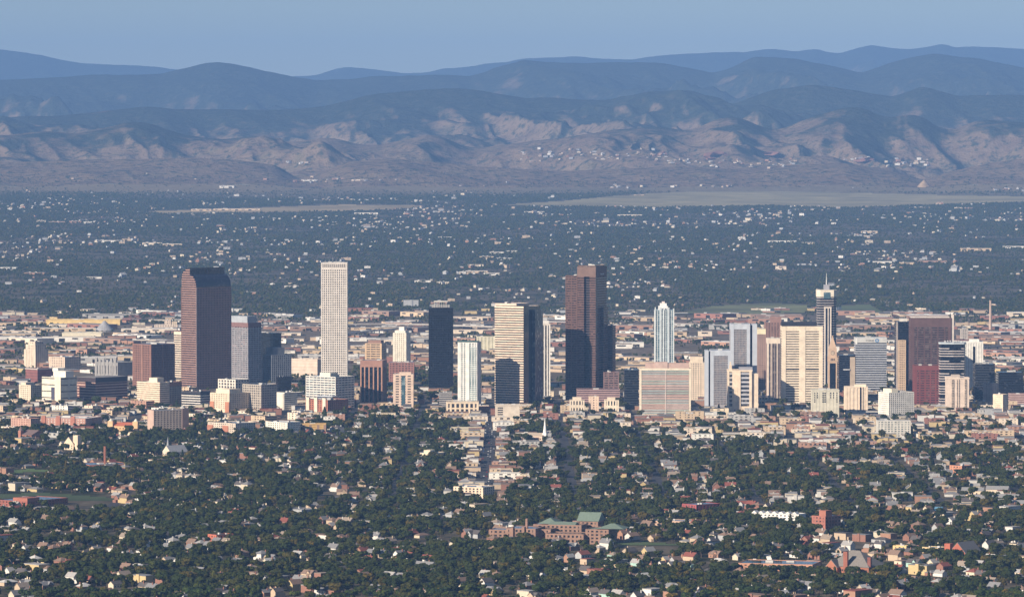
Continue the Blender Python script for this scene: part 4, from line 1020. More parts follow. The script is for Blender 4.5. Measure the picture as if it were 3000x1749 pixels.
# ---------------------------------------------------------------- open fields
POLYS = []
def inside(poly, px, py):
    px = np.asarray(px, float); py = np.asarray(py, float)
    r = np.zeros(px.shape, bool)
    for (x0, y0), (x1, y1) in zip(poly, poly[1:] + poly[:1]):
        c = ((y0 > py) != (y1 > py)) & (px < (x1 - x0) * (py - y0) / (y1 - y0 + 1e-9) + x0)
        r ^= c
    return r
def field(name, label, poly, color, m=None, nx=70, ny=46, zo=1.5, grow=0):
    POLYS.append([(x, y + (grow if y > (min(q[1] for q in poly) + max(q[1] for q in poly)) / 2 else 0)) for x, y in poly])
    x0, x1 = min(p[0] for p in poly), max(p[0] for p in poly)
    y0, y1 = min(p[1] for p in poly), max(p[1] for p in poly)
    Ya, Yb = hit((x0 + x1) / 2, y1)[1] * .93, hit((x0 + x1) / 2, y0)[1] * 1.07
    us = np.linspace((x0 - 30 - CX) / F, (x1 + 30 - CX) / F, nx); Ys = np.linspace(Ya, Yb, ny)
    U, V = np.meshgrid(us, Ys); X = U * V; Z = terrain(X, V) + zo
    PX, PY = project(X, V, Z)
    ok = inside(poly, PX, PY)
    vid, v, f = {}, [], []
    def g(i, j):
        if (i, j) not in vid: vid[(i, j)] = len(v); v.append((X[i, j], V[i, j], Z[i, j]))
        return vid[(i, j)]
    for i in range(ny - 1):
        for j in range(nx - 1):
            if ok[i, j] and ok[i + 1, j + 1]: f.append((g(i, j), g(i, j + 1), g(i + 1, j + 1), g(i + 1, j)))
    if f: tag(link(name, mesh(name, v, f, m or mat(color, .95, .42, .0035))), label, None, None, 'structure')
d2s = lambda L: [(x * S, y * S) for x, y in L]
field('meadow', 'wide dry tan meadow below the foothills at right', d2s([(1235,504),(1400,493),(1560,479),(1700,471),(1950,468),(2100,474),(2300,479),(2560,483),(2560,497),(2300,505),(2050,512),(1900,507),(1600,511),(1450,509),(1235,508)]), (.31, .27, .15))
field('meadow', 'narrow dry tan meadow in the suburbs at left', d2s([(340,521),(600,512),(850,503),(1050,505),(1040,511),(900,519),(700,523),(400,527)]), (.34, .27, .15))
field('meadow', 'green park slope behind the right-hand towers', d2s([(1650,772),(1760,752),(1900,744),(1990,750),(1985,770),(1800,776)]), (.17, .18, .08), grow=6)
field('meadow', 'green riverside park right of the spire tower', d2s([(2070,752),(2140,748),(2180,770),(2060,774)]), (.12, .15, .06), grow=6)
field('sports_field', 'mown green sports field at the far left', [(-60, 1447), (120, 1441), (235, 1448), (420, 1462), (285, 1468), (-60, 1464)], (.07, .1, .04), grow=26, zo=.4)
field('sports_field', 'small green lawn right of the green-roofed school', [(1790, 1586), (1900, 1584), (2000, 1592), (1980, 1600), (1800, 1596)], (.09, .13, .05), grow=24, zo=.4)
field('sports_field', 'small green lawn at upper left beside the white house', [(30, 1376), (90, 1371), (150, 1376), (140, 1384), (40, 1386)], (.1, .15, .05), grow=20, zo=.4)
def in_fields(PX, PY):
    r = np.zeros(np.shape(PX), bool)
    for p in POLYS: r |= inside(p, PX, PY)
    return r
_cells = {}
def index_feet():
    _cells.clear()
    for x, y, r in FOOT:
        for i in range(int((x - r) // 60), int((x + r) // 60) + 1):
            for j in range(int((y - r) // 60), int((y + r) // 60) + 1):
                _cells.setdefault((i, j), []).append((x, y, r))
def free(x, y, r, k=1.0):
    for a, c, q in _cells.get((int(x // 60), int(y // 60)), ()):
        if (a - x) ** 2 + (c - y) ** 2 < (q * k + r) ** 2: return False
    return True

# ---------------------------------------------------------------- ordinary buildings, each one its own thing
REG = []                                   # (object, look, px, py, kind) -> labels at the end
LOOKS = [('cream', (.78, .665, .527)), ('white', (.8, .77, .7)), ('brick red', (.33, .16, .125)), ('tan', (.62, .48, .33)), ('brown', (.34, .22, .17)), ('grey', (.45, .44, .42)), ('orange brick', (.44, .26, .19)), ('pale yellow', (.82, .688, .497)), ('pinkish', (.62, .44, .37))]
index_feet()
def lowrise(X, Y, w, d, h, rz, ci, rich, kind, gz=0.0):
    nm, col = LOOKS[ci]
    o = thing('warehouse' if kind == 'valley' else 'commercial_building', '', 'warehouse' if kind == 'valley' else 'building', (X, Y, gz), rz)
    rf = random.choice([0, 0, 1, 3, 4, 4, 2, 2] if kind == 'valley' else [0, 0, 1, 3, 4, 4, 2])
    rn = ['grey', 'pale grey', 'dark', 'white', 'brown'][rf]
    if rich:
        block(o, -w / 2, w / 2, 0, d, 0, h, wall=col, gl=G_STD, fh=min(4.2, h - 1), sp=.55, bw=7 if w < 40 else 10, pw=.55, cap=.9, roof=rf, units=random.randint(1, 3), sides=w < 30)
    else:
        mw = mat(col)
        box('wall', o, -w / 2, w / 2, 0, d, -1, h, mw); rp = box('roof', o, -w / 2 - .3, w / 2 + .3, -.3, d + .3, h, h + .5, M_ROOF[rf])
        n = max(1, int(w / 26))
        for k in range(n): box('door' if k % 2 else 'window_strip', o, -w / 2 + (k + .25) * w / n, -w / 2 + (k + .7) * w / n, -.1, .2, .2 if k % 2 else h * .5, h * .7 if k % 2 else h * .8, G_STD)
        for k in range(random.randint(0, 2)): sub('rooftop_unit', rp, -w * .3 + k * w * .3, -w * .2 + k * w * .3, d * .3, d * .5, h + .4, h + 2.4, M_UNIT)
    px, py = project(X, Y, gz)
    REG.append((o, f'{nm} %s with {rn} roof', px, py, kind))
    FOOT.append((X, Y + d / 2, .5 * math.hypot(w, d)))
# along the edge of downtown, block by block
n_low = 0
SHOPS = []
cand = []
for i in range(-9, 11):
    for j in range(-1, 20):
        for a in range(3):
            for c in range(4):
                cand.append((ST0 + i * PITCHX + 24 + a * 33 + random.uniform(-5, 5), 5800 + j * PITCHY + 18 + c * 30 + random.uniform(-4, 4)))
random.shuffle(cand)
for X, Y in cand:
    px, py = project(X, Y, 0)
    if not (-40 < px < 3040) or not (1150 < py < 1470): continue
    u = float(urban(X, Y))
    if random.random() > u * .95: continue
    w, d = random.uniform(18, 44), random.uniform(16, 28)
    if not free(X, Y + d / 2, .24 * math.hypot(w, d), .6): continue
    if n_low >= 290:
        SHOPS.append((X, Y + d / 2)); continue
    lowrise(X, Y, w, d, random.choice([5, 5.5, 7, 8, 9, 12]), 0 if px > 900 else -math.pi / 4, random.choice([0, 0, 3, 3, 7, 2, 6, 1, 0, 5, 3, 4]), True, 'fringe')
    n_low += 1
    if n_low % 12 == 0: index_feet()
index_feet()
# river valley sheds
n_low = 0
for t in range(2600):
    py = random.uniform(925, 1085) if random.random() < .75 else random.uniform(920, 985)
    px = random.uniform(-40, 3040)
    X, Y = ground(px, py)
    if Y > 12400: continue
    w, d = random.uniform(30, 140), random.uniform(20, 50)
    if not free(X, Y + d / 2, .24 * math.hypot(w, d), .7): continue
    if n_low >= 235: break
    lowrise(X, Y, w, d, random.choice([5, 6, 7, 9, 11]), random.choice([0, 0, 0, -.785]), random.choice([0, 0, 1, 1, 3, 3, 3, 4, 6, 5, 2]), False, 'valley')
    n_low += 1
    if n_low % 20 == 0: index_feet()
index_feet()
# larger buildings out in the suburbs (left, right, top, bottom on a 2520-wide copy)
SUB = [(236,300,588,597),(300,340,585,593),(350,398,594,603),(400,448,597,606),(90,112,540,547),(120,160,543,550),(170,200,541,549),(205,228,543,551),(470,520,512,520),(525,640,511,519),(872,930,521,528),(1290,1340,518,525),(1520,1580,526,533),(1078,1114,581,587),(1205,1240,617,625),(1245,1275,614,622),(1180,1215,628,636),(1220,1260,632,640),(1150,1190,648,656),(1140,1200,664,672),(1190,1230,668,678),(2365,2440,606,619),(1890,1960,590,597),(1975,2004,594,601),(2150,2195,640,650),(2215,2250,642,652),(2255,2330,640,646),(2120,2160,566,574),(1910,1935,650,664),(1020,1060,688,695),(1075,1105,690,700),(540,576,454,463),(745,800,441,446),(818,856,437,442),(865,900,440,445),(2350,2368,508,515),(2370,2395,509,516),(2240,2290,509,513),(1560,1585,478,482),(600,630,716,724),(700,735,702,708),(60,110,668,676),(0,40,655,664),(210,250,680,686),(1060,1100,742,749),(650,700,770,777),(860,930,772,781),(930,1010,768,775),(2470,2520,602,612)]
for k, (x0, x1, y0, y1) in enumerate(SUB):
    X, Y, Z = hit((x0 + x1) / 2 * S, y1 * S)
    w = (x1 - x0) * S * Y / F; h = max(5, (y1 - y0) * S * Y / F * .6)
    lowrise(X, Y, w, random.uniform(25, 45), h, 0, random.choice([1, 1, 0, 3, 6, 1]), False, 'suburb', Z)
index_feet()

# ---------------------------------------------------------------- houses
def house_parts(kind):
    """list of (part name, vertices, faces) for one kind of house, metres, standing on z = 0"""
    P = []
    def bx(x0, x1, y0, y1, z0, z1):
        v = [(x, y, z) for z in (z0, z1) for y in (y0, y1) for x in (x0, x1)]
        return v, [(0, 2, 3, 1), (4, 5, 7, 6), (0, 1, 5, 4), (2, 6, 7, 3), (0, 4, 6, 2), (1, 3, 7, 5)]
    def gab(x0, x1, y0, y1, z, r, e=.5, t=.25):
        ym = (y0 + y1) / 2; s = r / ((y1 - y0) / 2)
        yo0, yo1, zo = y0 - e, y1 + e, z - s * e
        v = [(x0 - e, yo0, zo), (x1 + e, yo0, zo), (x1 + e, ym, z + r), (x0 - e, ym, z + r), (x1 + e, yo1, zo), (x0 - e, yo1, zo)]
        v += [(x, y, q + t) for x, y, q in v]
        f = [(6, 7, 8, 9), (9, 8, 10, 11), (3, 2, 1, 0), (5, 4, 2, 3), (0, 1, 7, 6), (4, 5, 11, 10), (1, 2, 8, 7), (2, 4, 10, 8), (3, 0, 6, 9), (5, 3, 9, 11)]
        return v, f
    def wallg(x0, x1, y0, y1, z, r):
        ym = (y0 + y1) / 2
        v = [(x0, y0, 0), (x1, y0, 0), (x1, y1, 0), (x0, y1, 0), (x0, y0, z), (x1, y0, z), (x1, y1, z), (x0, y1, z), (x0, ym, z + r), (x1, ym, z + r)]
        return v, [(0, 1, 5, 4), (2, 3, 7, 6), (1, 2, 6, 9, 5), (3, 0, 4, 8, 7), (4, 5, 9, 8), (6, 7, 8, 9)]
    def hip(x0, x1, y0, y1, z, r, e=.7):
        x0 -= e; x1 += e; y0 -= e; y1 += e
        k = (y1 - y0) / 2; ym = (y0 + y1) / 2
        v = [(x0, y0, z), (x1, y0, z), (x1, y1, z), (x0, y1, z), (x0 + k, ym, z + r), (x1 - k, ym, z + r)]
        return v, [(0, 1, 5, 4), (2, 3, 4, 5), (1, 2, 5), (3, 0, 4), (3, 2, 1, 0)]
    if kind == 0:      # gabled cottage with porch
        P += [('wall', *wallg(-6.5, 6.5, -4.3, 4.3, 4.2, 3.2)), ('roof', *gab(-6.5, 6.5, -4.3, 4.3, 4.2, 3.2)), ('porch', *bx(6.5, 8.6, -3.5, 3.5, 0, 2.9)), ('chimney', *bx(-1.5, -.6, 1, 1.9, 5, 8.9))]
    elif kind == 1:    # two-storey foursquare with hip roof
        P += [('wall', *bx(-5.6, 5.6, -4.8, 4.8, 0, 6.4)), ('roof', *hip(-5.6, 5.6, -4.8, 4.8, 6.4, 3.0)), ('porch', *bx(5.6, 7.8, -4, 4, 0, 3.0)), ('chimney', *bx(-3, -2.1, 2, 3, 6, 10))]
    elif kind == 2:    # tall gable, two storeys
        P += [('wall', *wallg(-6, 6, -3.8, 3.8, 6.2, 3.6)), ('roof', *gab(-6, 6, -3.8, 3.8, 6.2, 3.6)), ('rear_wing', *bx(-9.5, -6, -3, 3, 0, 3.6)), ('chimney', *bx(2, 2.9, -2, -1.1, 7, 11))]
    elif kind == 3:    # low ranch with hip roof
        P += [('wall', *bx(-8, 8, -4.6, 4.6, 0, 3.3)), ('roof', *hip(-8, 8, -4.6, 4.6, 3.3, 2.3)), ('garage', *bx(8, 11.5, -3, 3, 0, 2.9))]
    elif kind == 4:    # flat-roofed duplex
        P += [('wall', *bx(-7.5, 7.5, -5.5, 5.5, 0, 6.2)), ('roof', *bx(-7.7, 7.7, -5.7, 5.7, 6.2, 6.7)), ('porch', *bx(7.5, 9.2, -3.5, 3.5, 0, 3))]
    elif kind == 5:    # cross gable
        P += [('wall', *wallg(-7, 7, -4, 4, 4.4, 3.2)), ('roof', *gab(-7, 7, -4, 4, 4.4, 3.2))]
        w = wallg(-4, 6.8, -2.8, 2.8, 4.4, 2.9); P.append(('front_wing', [(-y + 2.5, x, z) for x, y, z in w[0]], w[1]))
        g = gab(-4, 6.8, -2.8, 2.8, 4.4, 2.9); P.append(('front_roof', [(-y + 2.5, x, z + .02) for x, y, z in g[0]], g[1]))
    else:              # small apartment house
        P += [('wall', *bx(-11, 11, -6.5, 6.5, 0, 8.6)), ('roof', *bx(-11.3, 11.3, -6.8, 6.8, 8.6, 9.2)), ('stair_tower', *bx(-2, 2, -7.6, -6.5, 0, 9.9))]
    win = {0: 4.3, 1: 4.8, 2: 3.8, 3: 4.6, 4: 5.5, 5: 4.0, 6: 6.5}[kind]
    return P, win
KINDS = ['gabled cottage', 'hip-roofed foursquare house', 'tall gabled house', 'low ranch house', 'flat-roofed duplex', 'cross-gabled house', 'small apartment house']
WALLC = [('white', (.72, .7, .66)), ('cream', (.66, .58, .45)), ('brick', (.31, .16, .12)), ('tan', (.56, .44, .32)), ('yellow', (.6, .47, .25)), ('grey', (.46, .47, .48)), ('mint', (.42, .62, .55)), ('orange brick', (.4, .23, .16))]
ROOFC = [('grey', (.24, .24, .25)), ('pale grey', (.4, .39, .38)), ('brown', (.26, .18, .14)), ('dark', (.12, .11, .11)), ('red', (.26, .09, .07)), ('tan', (.33, .27, .22)), ('white', (.6, .59, .57))]
def rand_palette(name, cols, mul):
    """colour picked from a small palette by each copy's own random number"""
    m, nt, b = nodes_of(name)
    oi = N(nt, 'ShaderNodeObjectInfo')
    r = mathn(nt, 'FRACT', mathn(nt, 'MULTIPLY', oi.outputs['Random'], mul))
    n = len(cols)
    c = ramp(nt, r, [(k / n, c) for k, c in enumerate(cols)], 'CONSTANT')
    v = noise(nt, N(nt, 'ShaderNodeNewGeometry').outputs['Position'], .3, 3)
    nt.links.new(mixc(nt, .35, c, mixc(nt, 1.0, c, ramp(nt, v, [(.3, (.55, .55, .55)), (.7, (1, 1, 1))]), 'MULTIPLY')), b.inputs['Base Color'])
    b.inputs['Roughness'].default_value = .85; b.inputs['Specular IOR Level'].default_value = .2
    return m
W = dict(WALLC); Rf = dict(ROOFC)
M_HW = rand_palette('house_walls', [W[k] for k in ('white', 'cream', 'brick', 'white', 'tan', 'orange brick', 'grey', 'white', 'brick', 'yellow', 'cream', 'tan')], 13.7)
M_HR = rand_palette('house_roofs', [Rf[k] for k in ('grey', 'brown', 'pale grey', 'dark', 'tan', 'grey', 'red', 'brown', 'dark', 'pale grey', 'grey', 'brown')], 37.1)
ROOFPARTS = ('roof', 'front_roof')
def hidden_collection(name, meshes):
    c = bpy.data.collections.new(name)
    for k, me in enumerate(meshes):
        c.objects.link(bpy.data.objects.new(f'{name}_{k:02d}', me))
    return c
hmeshes, hparts = [], []
for k in range(7):
    P, win = house_parts(k)
    v, f, mi = [], [], []
    one = []
    for nm, pv, pf in P:
        o_ = len(v); v += pv; f += [tuple(i + o_ for i in q) for q in pf]; mi += [1 if nm in ROOFPARTS else 0] * len(pf)
        one.append((nm, mesh(nm, pv, pf, mat(WALLC[0][1]))))
    me = mesh('house', v, f, [M_HW, M_HR]); me.polygons.foreach_set('material_index', mi)
    hmeshes.append(me); hparts.append((one, win))
def make_house(X, Y, rz, k, s, wi, ri, gz=0):
    o = thing('house', '', 'house', (X, Y, gz), rz); o.scale = (s, s, s)
    mw, mr = mat(WALLC[wi][1], .85, .12, .5), mat(ROOFC[ri][1], .9, .18, .8)
    one, win = hparts[k]
    roof_part = None
    for nm, me in one:
        p = link(nm, me, roof_part if nm == 'chimney' and roof_part else o)
        if nm == 'roof': roof_part = p
        p.material_slots[0].link = 'OBJECT'
        p.material_slots[0].material = mr if nm in ROOFPARTS else mat((.34, .16, .12)) if nm == 'chimney' else mw
    for x in (-3.6, 0.2, 3.4):
        box('window', o, x - .6, x + .6, -win - .06, -win + .2, 1.1, 2.6, G_STD)
    px, py = project(X, Y, 0)
    REG.append((o, f'{WALLC[wi][0]} {KINDS[k]} with {ROOFC[ri][0]} roof', px, py, 'house'))
HOUSES = []
def house_rows():
    r = random.Random(5)
    c45 = math.cos(math.pi / 4)
    out = []
    for i in range(-10, 12):                                     # blocks lined up with downtown
        for side in (-1, 1):
            Y = 5650
            while Y < 8000:
                out.append((ST0 + i * PITCHX + side * 23 + r.uniform(-3, 3), Y, (0 if side > 0 else math.pi) + r.choice([0, 0, math.pi / 2]), 'A')); Y += r.uniform(12, 17)
            if r.random() < 2: 
                Y = 5650
                while Y < 8000:
                    out.append((ST0 + i * PITCHX + side * 46 + r.uniform(-3, 3), Y, r.choice([0, math.pi / 2]), 'A')); Y += r.uniform(18, 60)
    for i in range(-60, 60):                                     # blocks at 45 degrees
        for side in (-1, 1):
            q = -2500
            p = i * 104 + side * 22
            while q < 10500:
                pp = p + r.uniform(-3, 3)
                X, Y = (pp * c45 - q * c45), (pp * c45 + q * c45)
                q += r.uniform(12, 17)
                if 4450 < Y < 8000 and abs(X) < .118 * Y + 60: out.append((X, Y, math.pi / 4 + r.choice([0, math.pi, math.pi / 2, -math.pi / 2]), 'B'))
    return out
for X, Y, rz, z in house_rows():
    px, py = project(X, Y, 0)
    if not (-150 < px < 3150): continue
    A = py < 1490 and px > 1000
    if (z == 'A') != A: continue
    if random.random() < .54 + float(urban(X, Y)) * .42: continue
    if in_fields(px, py) or not free(X, Y, 6, .95): continue
    HOUSES.append((X, Y, rz))
for X, Y, rz in HOUSES: FOOT.append((X, Y, 5.5))
HOUSES.sort(key=lambda h: h[1])
n_ind = 0
SC_H = []
for X, Y, rz in HOUSES:
    px, py = project(X, Y, 3)
    k = random.choices(range(7), [5, 4, 4, 3, 2, 3, .8])[0]
    s = random.uniform(.85, 1.15)
    if n_ind < 290 and 0 < px < 3000 and py < 1752:
        make_house(X, Y, rz, k, s, random.choices(range(8), [6, 3, 4, 3, .8, 2, .4, 2])[0], random.choices(range(7), [5, 3, 3, 2, 1, 2, 1])[0]); n_ind += 1
    else:
        SC_H.append((X, Y, 0, rz, s, s, s, k))

# ---------------------------------------------------------------- trees
def tree_material(name, palette, rand=True):
    m, nt, b = nodes_of(name)
    geo = N(nt, 'ShaderNodeNewGeometry')
    v = noise(nt, geo.outputs['Position'], .22, 3, .6)
    if rand:
        oi = N(nt, 'ShaderNodeObjectInfo')
        c = ramp(nt, oi.outputs['Random'], [(k / (len(palette) - 1), c) for k, c in enumerate(palette)])
    else:
        c = ramp(nt, v, [(.3, palette), (.7, [q * 1.3 for q in palette])])
    c = mixc(nt, 1.0, c, ramp(nt, v, [(.3, (.45, .5, .55)), (.7, (1.6, 1.5, 1.25))]), 'MULTIPLY')  # sunlit and shadowed leaf clumps put into the colour by noise
    nt.links.new(c, b.inputs['Base Color'])
    b.inputs['Roughness'].default_value = .8; b.inputs['Specular IOR Level'].default_value = .15
    return m
TREEC = [('dark green', (.0276, .0437, .00833)), ('deep green', (.0202, .0364, .00975)), ('mid green', (.0454, .0607, .0104)), ('olive green', (.0692, .0668, .0125)), ('bluish green', (.0276, .0461, .0167)), ('yellowing', (.126, .0911, .0153))]
M_TREES = tree_material('foliage', [(.0202, .0328, .00695), (.0316, .0437, .00833), (.0239, .0389, .00975), (.044, .0547, .00907), (.0329, .0449, .00907), (.0568, .057, .0104), (.0301, .0437, .0111), (.0946, .0728, .0139)])
M_BARK = mat((.1, .075, .055), .95, .2, 1.0)
def ico(sub):
    bm = bmesh.new(); bmesh.ops.create_icosphere(bm, subdivisions=sub, radius=1)
    v = [tuple(q.co) for q in bm.verts]; f = [tuple(q.index for q in p.verts) for p in bm.faces]; bm.free()
    return np.array(v), f
ICO1, ICO2 = ico(1), ico(2)
def crown(seed, shape, leaves=240, lod=0):
    """lumpy crown, about 10 m wide and 8 m high above its trunk, ragged with leaf tufts"""
    r = np.random.default_rng(seed)
    V, Fc = [], []
    if shape == 'conical':
        lumps = [((0, 0, 2.2 + k * 1.9), (2.7 - k * .48, 2.7 - k * .48, 1.7)) for k in range(5)]
    else:
        wide, tall = {'round': (3.3, 2.6), 'broad': (4.2, 1.9), 'tall': (2.4, 3.6), 'spreading': (4.6, 2.2)}[shape]
        lumps = [((0, 0, 6), (wide * .72, wide * .72, tall * .85))]
        for k in range(7 if lod == 0 else 3):
            a = r.uniform(0, 6.28); d = r.uniform(.45, .8) * wide
            s = r.uniform(.38, .58) * wide
            lumps.append(((d * math.cos(a), d * math.sin(a), 6 + r.uniform(-.6, .75) * tall), (s, s, s * r.uniform(.65, .9))))
    for c, s in lumps:
        bv, bf = ICO1 if lod else ICO2
        o_ = len(V)
        w = bv * (1 + .16 * r.standard_normal((len(bv), 1))) * np.array(s) * (.9 if not lod else 1) + np.array(c)
        V += [tuple(q) for q in w]; Fc += [tuple(i + o_ for i in q) for q in bf]
    if not lod:
        for k in range(leaves):
            c, s = lumps[r.integers(len(lumps))]
            d = r.standard_normal(3); d /= np.linalg.norm(d)
            p = np.array(c) + d * np.array(s) * r.uniform(.88, 1.12)
            u = r.standard_normal(3); u /= np.linalg.norm(u)
            w = np.cross(d, u); w /= np.linalg.norm(w) + 1e-6
            q = r.uniform(.35, .75)
            o_ = len(V)
            V += [tuple(p + u * q), tuple(p + w * q), tuple(p - u * q), tuple(p - w * q * .8)]
            Fc.append((o_, o_ + 1, o_ + 2, o_ + 3))
    return V, Fc
def trunk_geo():
    V, Fc = [], []
    def tube(p0, p1, r0, r1, n=6):
        p0, p1 = Vector(p0), Vector(p1); d = (p1 - p0).normalized(); a = d.orthogonal().normalized(); c = d.cross(a)
        o_ = len(V)
        for p, r in ((p0, r0), (p1, r1)):
            for k in range(n): V.append(tuple(p + (a * math.cos(6.283 * k / n) + c * math.sin(6.283 * k / n)) * r))
        for k in range(n): Fc.append((o_ + k, o_ + (k + 1) % n, o_ + n + (k + 1) % n, o_ + n + k))
    tube((0, 0, -.3), (.1, 0, 3.4), .38, .26)
    for k in range(4):
        a = k * 1.6
        tube((.1, 0, 2.8 + .2 * k), (2 * math.cos(a), 2 * math.sin(a), 5.4), .2, .08)
    return V, Fc
TV, TF = trunk_geo()
SHAPES = ['round', 'broad', 'tall', 'spreading', 'round', 'broad', 'tall', 'conical']
tmeshes, tcrowns = [], []
M_TRUNK = mesh('trunk', TV, TF, M_BARK)
for k, sname in enumerate(SHAPES):
    V, Fc = crown(100 + k, sname)
    me = mesh('tree', V + TV, Fc + [tuple(i + len(V) for i in q) for q in TF], [M_TREES, M_BARK])
    me.polygons.foreach_set('material_index', [0] * len(Fc) + [1] * len(TF))
    tmeshes.append(me); tcrowns.append(mesh('crown', V, Fc, M_TREES))
fmeshes = []
for k, sname in enumerate(['round', 'broad', 'spreading', 'tall']):
    V, Fc = crown(200 + k, sname, 0, 1)
    V = [(x, y, z - 2.2) for x, y, z in V]
    fmeshes.append(mesh('far_tree', V, Fc, M_TREES))
def make_tree(X, Y, rz, sx, sz, k, ci):
    o = thing('tree', '', 'tree', (X, Y, 0), rz); o.scale = (sx, sx, sz)
    link('trunk', M_TRUNK, o)
    c = link('crown', tcrowns[k], o)
    c.material_slots[0].link = 'OBJECT'; c.material_slots[0].material = TREEM[ci]
    px, py = project(X, Y, 5)
    REG.append((o, f'{SHAPES[k]} {TREEC[ci][0]} tree', px, py, 'tree'))
TREEM = [tree_material('foliage_' + n.replace(' ', '_'), c, False) for n, c in TREEC]
index_feet()
SC_T, IND_T = [], []
nT = 58000
Y_ = np.sqrt(rng.uniform(4430 ** 2, 8450 ** 2, nT)); X_ = rng.uniform(-.122, .122, nT) * Y_
U_ = urban(X_, Y_)
cl = fbm(X_ / 70, Y_ / 110, 77, 3)
keep = rng.uniform(0, 1, nT) < np.clip((1 - U_ * .87) * (1.1 * sm(.36, .62, cl) + .1), 0, 1)
PX_, PY_ = project(X_, Y_, 0)
keep &= ~in_fields(PX_, PY_)
st = np.abs((X_ - ST0 + PITCHX / 2) % PITCHX - PITCHX / 2)
zoneA = (PY_ < 1490) & (PX_ > 1000)
k0 = np.abs(X_ - ST0) < 26
keep &= ~(zoneA & (st < 4.5)) & ~(zoneA & k0 & (PY_ < 1475))
cands = sorted((float(Y_[i]), float(X_[i])) for i in np.nonzero(keep)[0])
n_ind = 0
for Y, X in cands:
    if not free(X, Y, 2.2, .8): continue
    px, py = project(X, Y, 6)
    sx = random.choice([.8, 1, 1.1, 1.3]) * random.uniform(.85, 1.45); sz = sx * random.uniform(.7, 1.05)
    k = random.choices(range(8), [5, 4, 3, 4, 5, 4, 3, 1.4])[0]
    if n_ind < 290 and 0 < px < 3000 and py < 1749:
        make_tree(X, Y, random.uniform(0, 6.28), sx, sz, k, random.choices(range(6), [5, 5, 4, 3, 2, .7])[0]); n_ind += 1
    else:
        SC_T.append((X, Y, 0, random.uniform(0, 6.28), sx, sx, sz, k))
# trees in the valley and the leafy suburbs beyond
SC_F, SC_FH = [], []
nV = 34000
Y_ = rng.uniform(8300, 12700, nV); X_ = rng.uniform(-.122, .122, nV) * Y_
cl = fbm(X_ / 260, Y_ / 420, 91, 3); PX_, PY_ = project(X_, Y_, 0)
keep = (rng.uniform(0, 1, nV) < .06 + .85 * sm(.47, .6, cl) + .4 * sm(11900, 12600, Y_)) & ~in_fields(PX_, PY_)
for i in np.nonzero(keep)[0]:
    if free(X_[i], Y_[i], 4, .9):
        s = random.uniform(.7, 1.2); SC_F.append((X_[i], Y_[i], 0, random.uniform(0, 6.28), s, s, s, random.randrange(4)))
for X, Y in SHOPS:
    if not free(X, Y, 6, .5): continue
    s = random.uniform(1.0, 1.7)
    SC_H.append((X, Y, 0, random.choice([0, 1.5708]), s * 1.1, s, random.uniform(.7, 1.1), random.choice([4, 4, 6, 3])))
nS = 750                                                      # smaller sheds and shops filling the valley
for t in range(nS):
    Y = random.uniform(8500, 12500); X = random.uniform(-.115, .115) * Y
    if not free(X, Y, 8, .8): continue
    s = random.uniform(1.0, 2.4)
    SC_H.append((X, Y, 0, random.choice([0, 0, 1.5708, -.785]), s * 1.3, s, random.uniform(.6, 1.0), random.choice([3, 4, 4, 6, 6])))
nF = 170000
Y_ = np.sqrt(rng.uniform(12500 ** 2, 25100 ** 2, nF)); X_ = rng.uniform(-.118, .118, nF) * Y_
Z_ = terrain(X_, Y_)
cl = fbm(X_ / 420, Y_ / 900, 55, 4); cl2 = fbm(X_ / 1500, Y_ / 2600, 58, 3); PX_, PY_ = project(X_, Y_, Z_)
fade = 1 - .9 * sm(23300, 24600, Y_ + (cl2 - .5) * 2500)
keep = (rng.uniform(0, 1, nF) < (.25 + .75 * sm(.34, .52, cl)) * fade) & ~in_fields(PX_, PY_)
for i in np.nonzero(keep)[0]:
    if free(X_[i], Y_[i], 2, .85):
        s = random.uniform(.75, 1.35); SC_F.append((X_[i], Y_[i], Z_[i], random.uniform(0, 6.28), s, s, s * random.uniform(.8, 1.1), random.randrange(4)))
nF = 6000
Y_ = np.sqrt(rng.uniform(12500 ** 2, 25100 ** 2, nF)); X_ = rng.uniform(-.118, .118, nF) * Y_
rowed = rng.uniform(0, 1, nF) < .6
Y_ = np.where(rowed, np.round(Y_ / 230) * 230 + rng.uniform(-18, 18, nF), Y_)      # many line the streets
Z_ = terrain(X_, Y_)
cl = fbm(X_ / 330, Y_ / 700, 155, 4); PX_, PY_ = project(X_, Y_, Z_)
keep = (rng.uniform(0, 1, nF) < (.1 + .9 * sm(.52, .66, cl)) * (1 - .92 * sm(22600, 23900, Y_))) & ~in_fields(PX_, PY_)
for i in np.nonzero(keep)[0]:
    s = random.choices([.5, .65, .9, 1.4], [6, 4, 1.2, .2])[0] * random.uniform(.9, 1.2)
    SC_FH.append((X_[i], Y_[i], Z_[i] + 3.8, random.choice([0, 1.5708, .785, -.785]), s * 1.2, s, s * 1.1, random.choices(range(7), [3, 3, 3, 2, 3, 2, 3])[0]))
# towns on the lower slopes
TOWN = [(1280,1640,372,398,170),(700,760,398,406,26),(2080,2140,388,400,26),(2180,2290,392,412,70),(1640,1750,385,410,50),(1750,1960,392,420,80),(540,1000,440,450,40),(2420,2520,465,474,26),(1500,1960,455,466,40)]
for x0, x1, y0, y1, n in TOWN:
    for t in range(n // 3):
        X, Y, Z = hit(random.uniform(x0, x1) * S, random.gauss((y0 + y1) / 2, (y1 - y0) / 4) * S)
        s = random.uniform(.8, 1.5); SC_FH.append((X, Y, Z + 1, random.uniform(0, 6.28), s, s, s, random.randrange(7)))
        for q in range(2): SC_F.append((X + random.uniform(-40, 40), Y + random.uniform(-40, 40), Z - 2, 0, .9, .9, .9, random.randrange(4)))

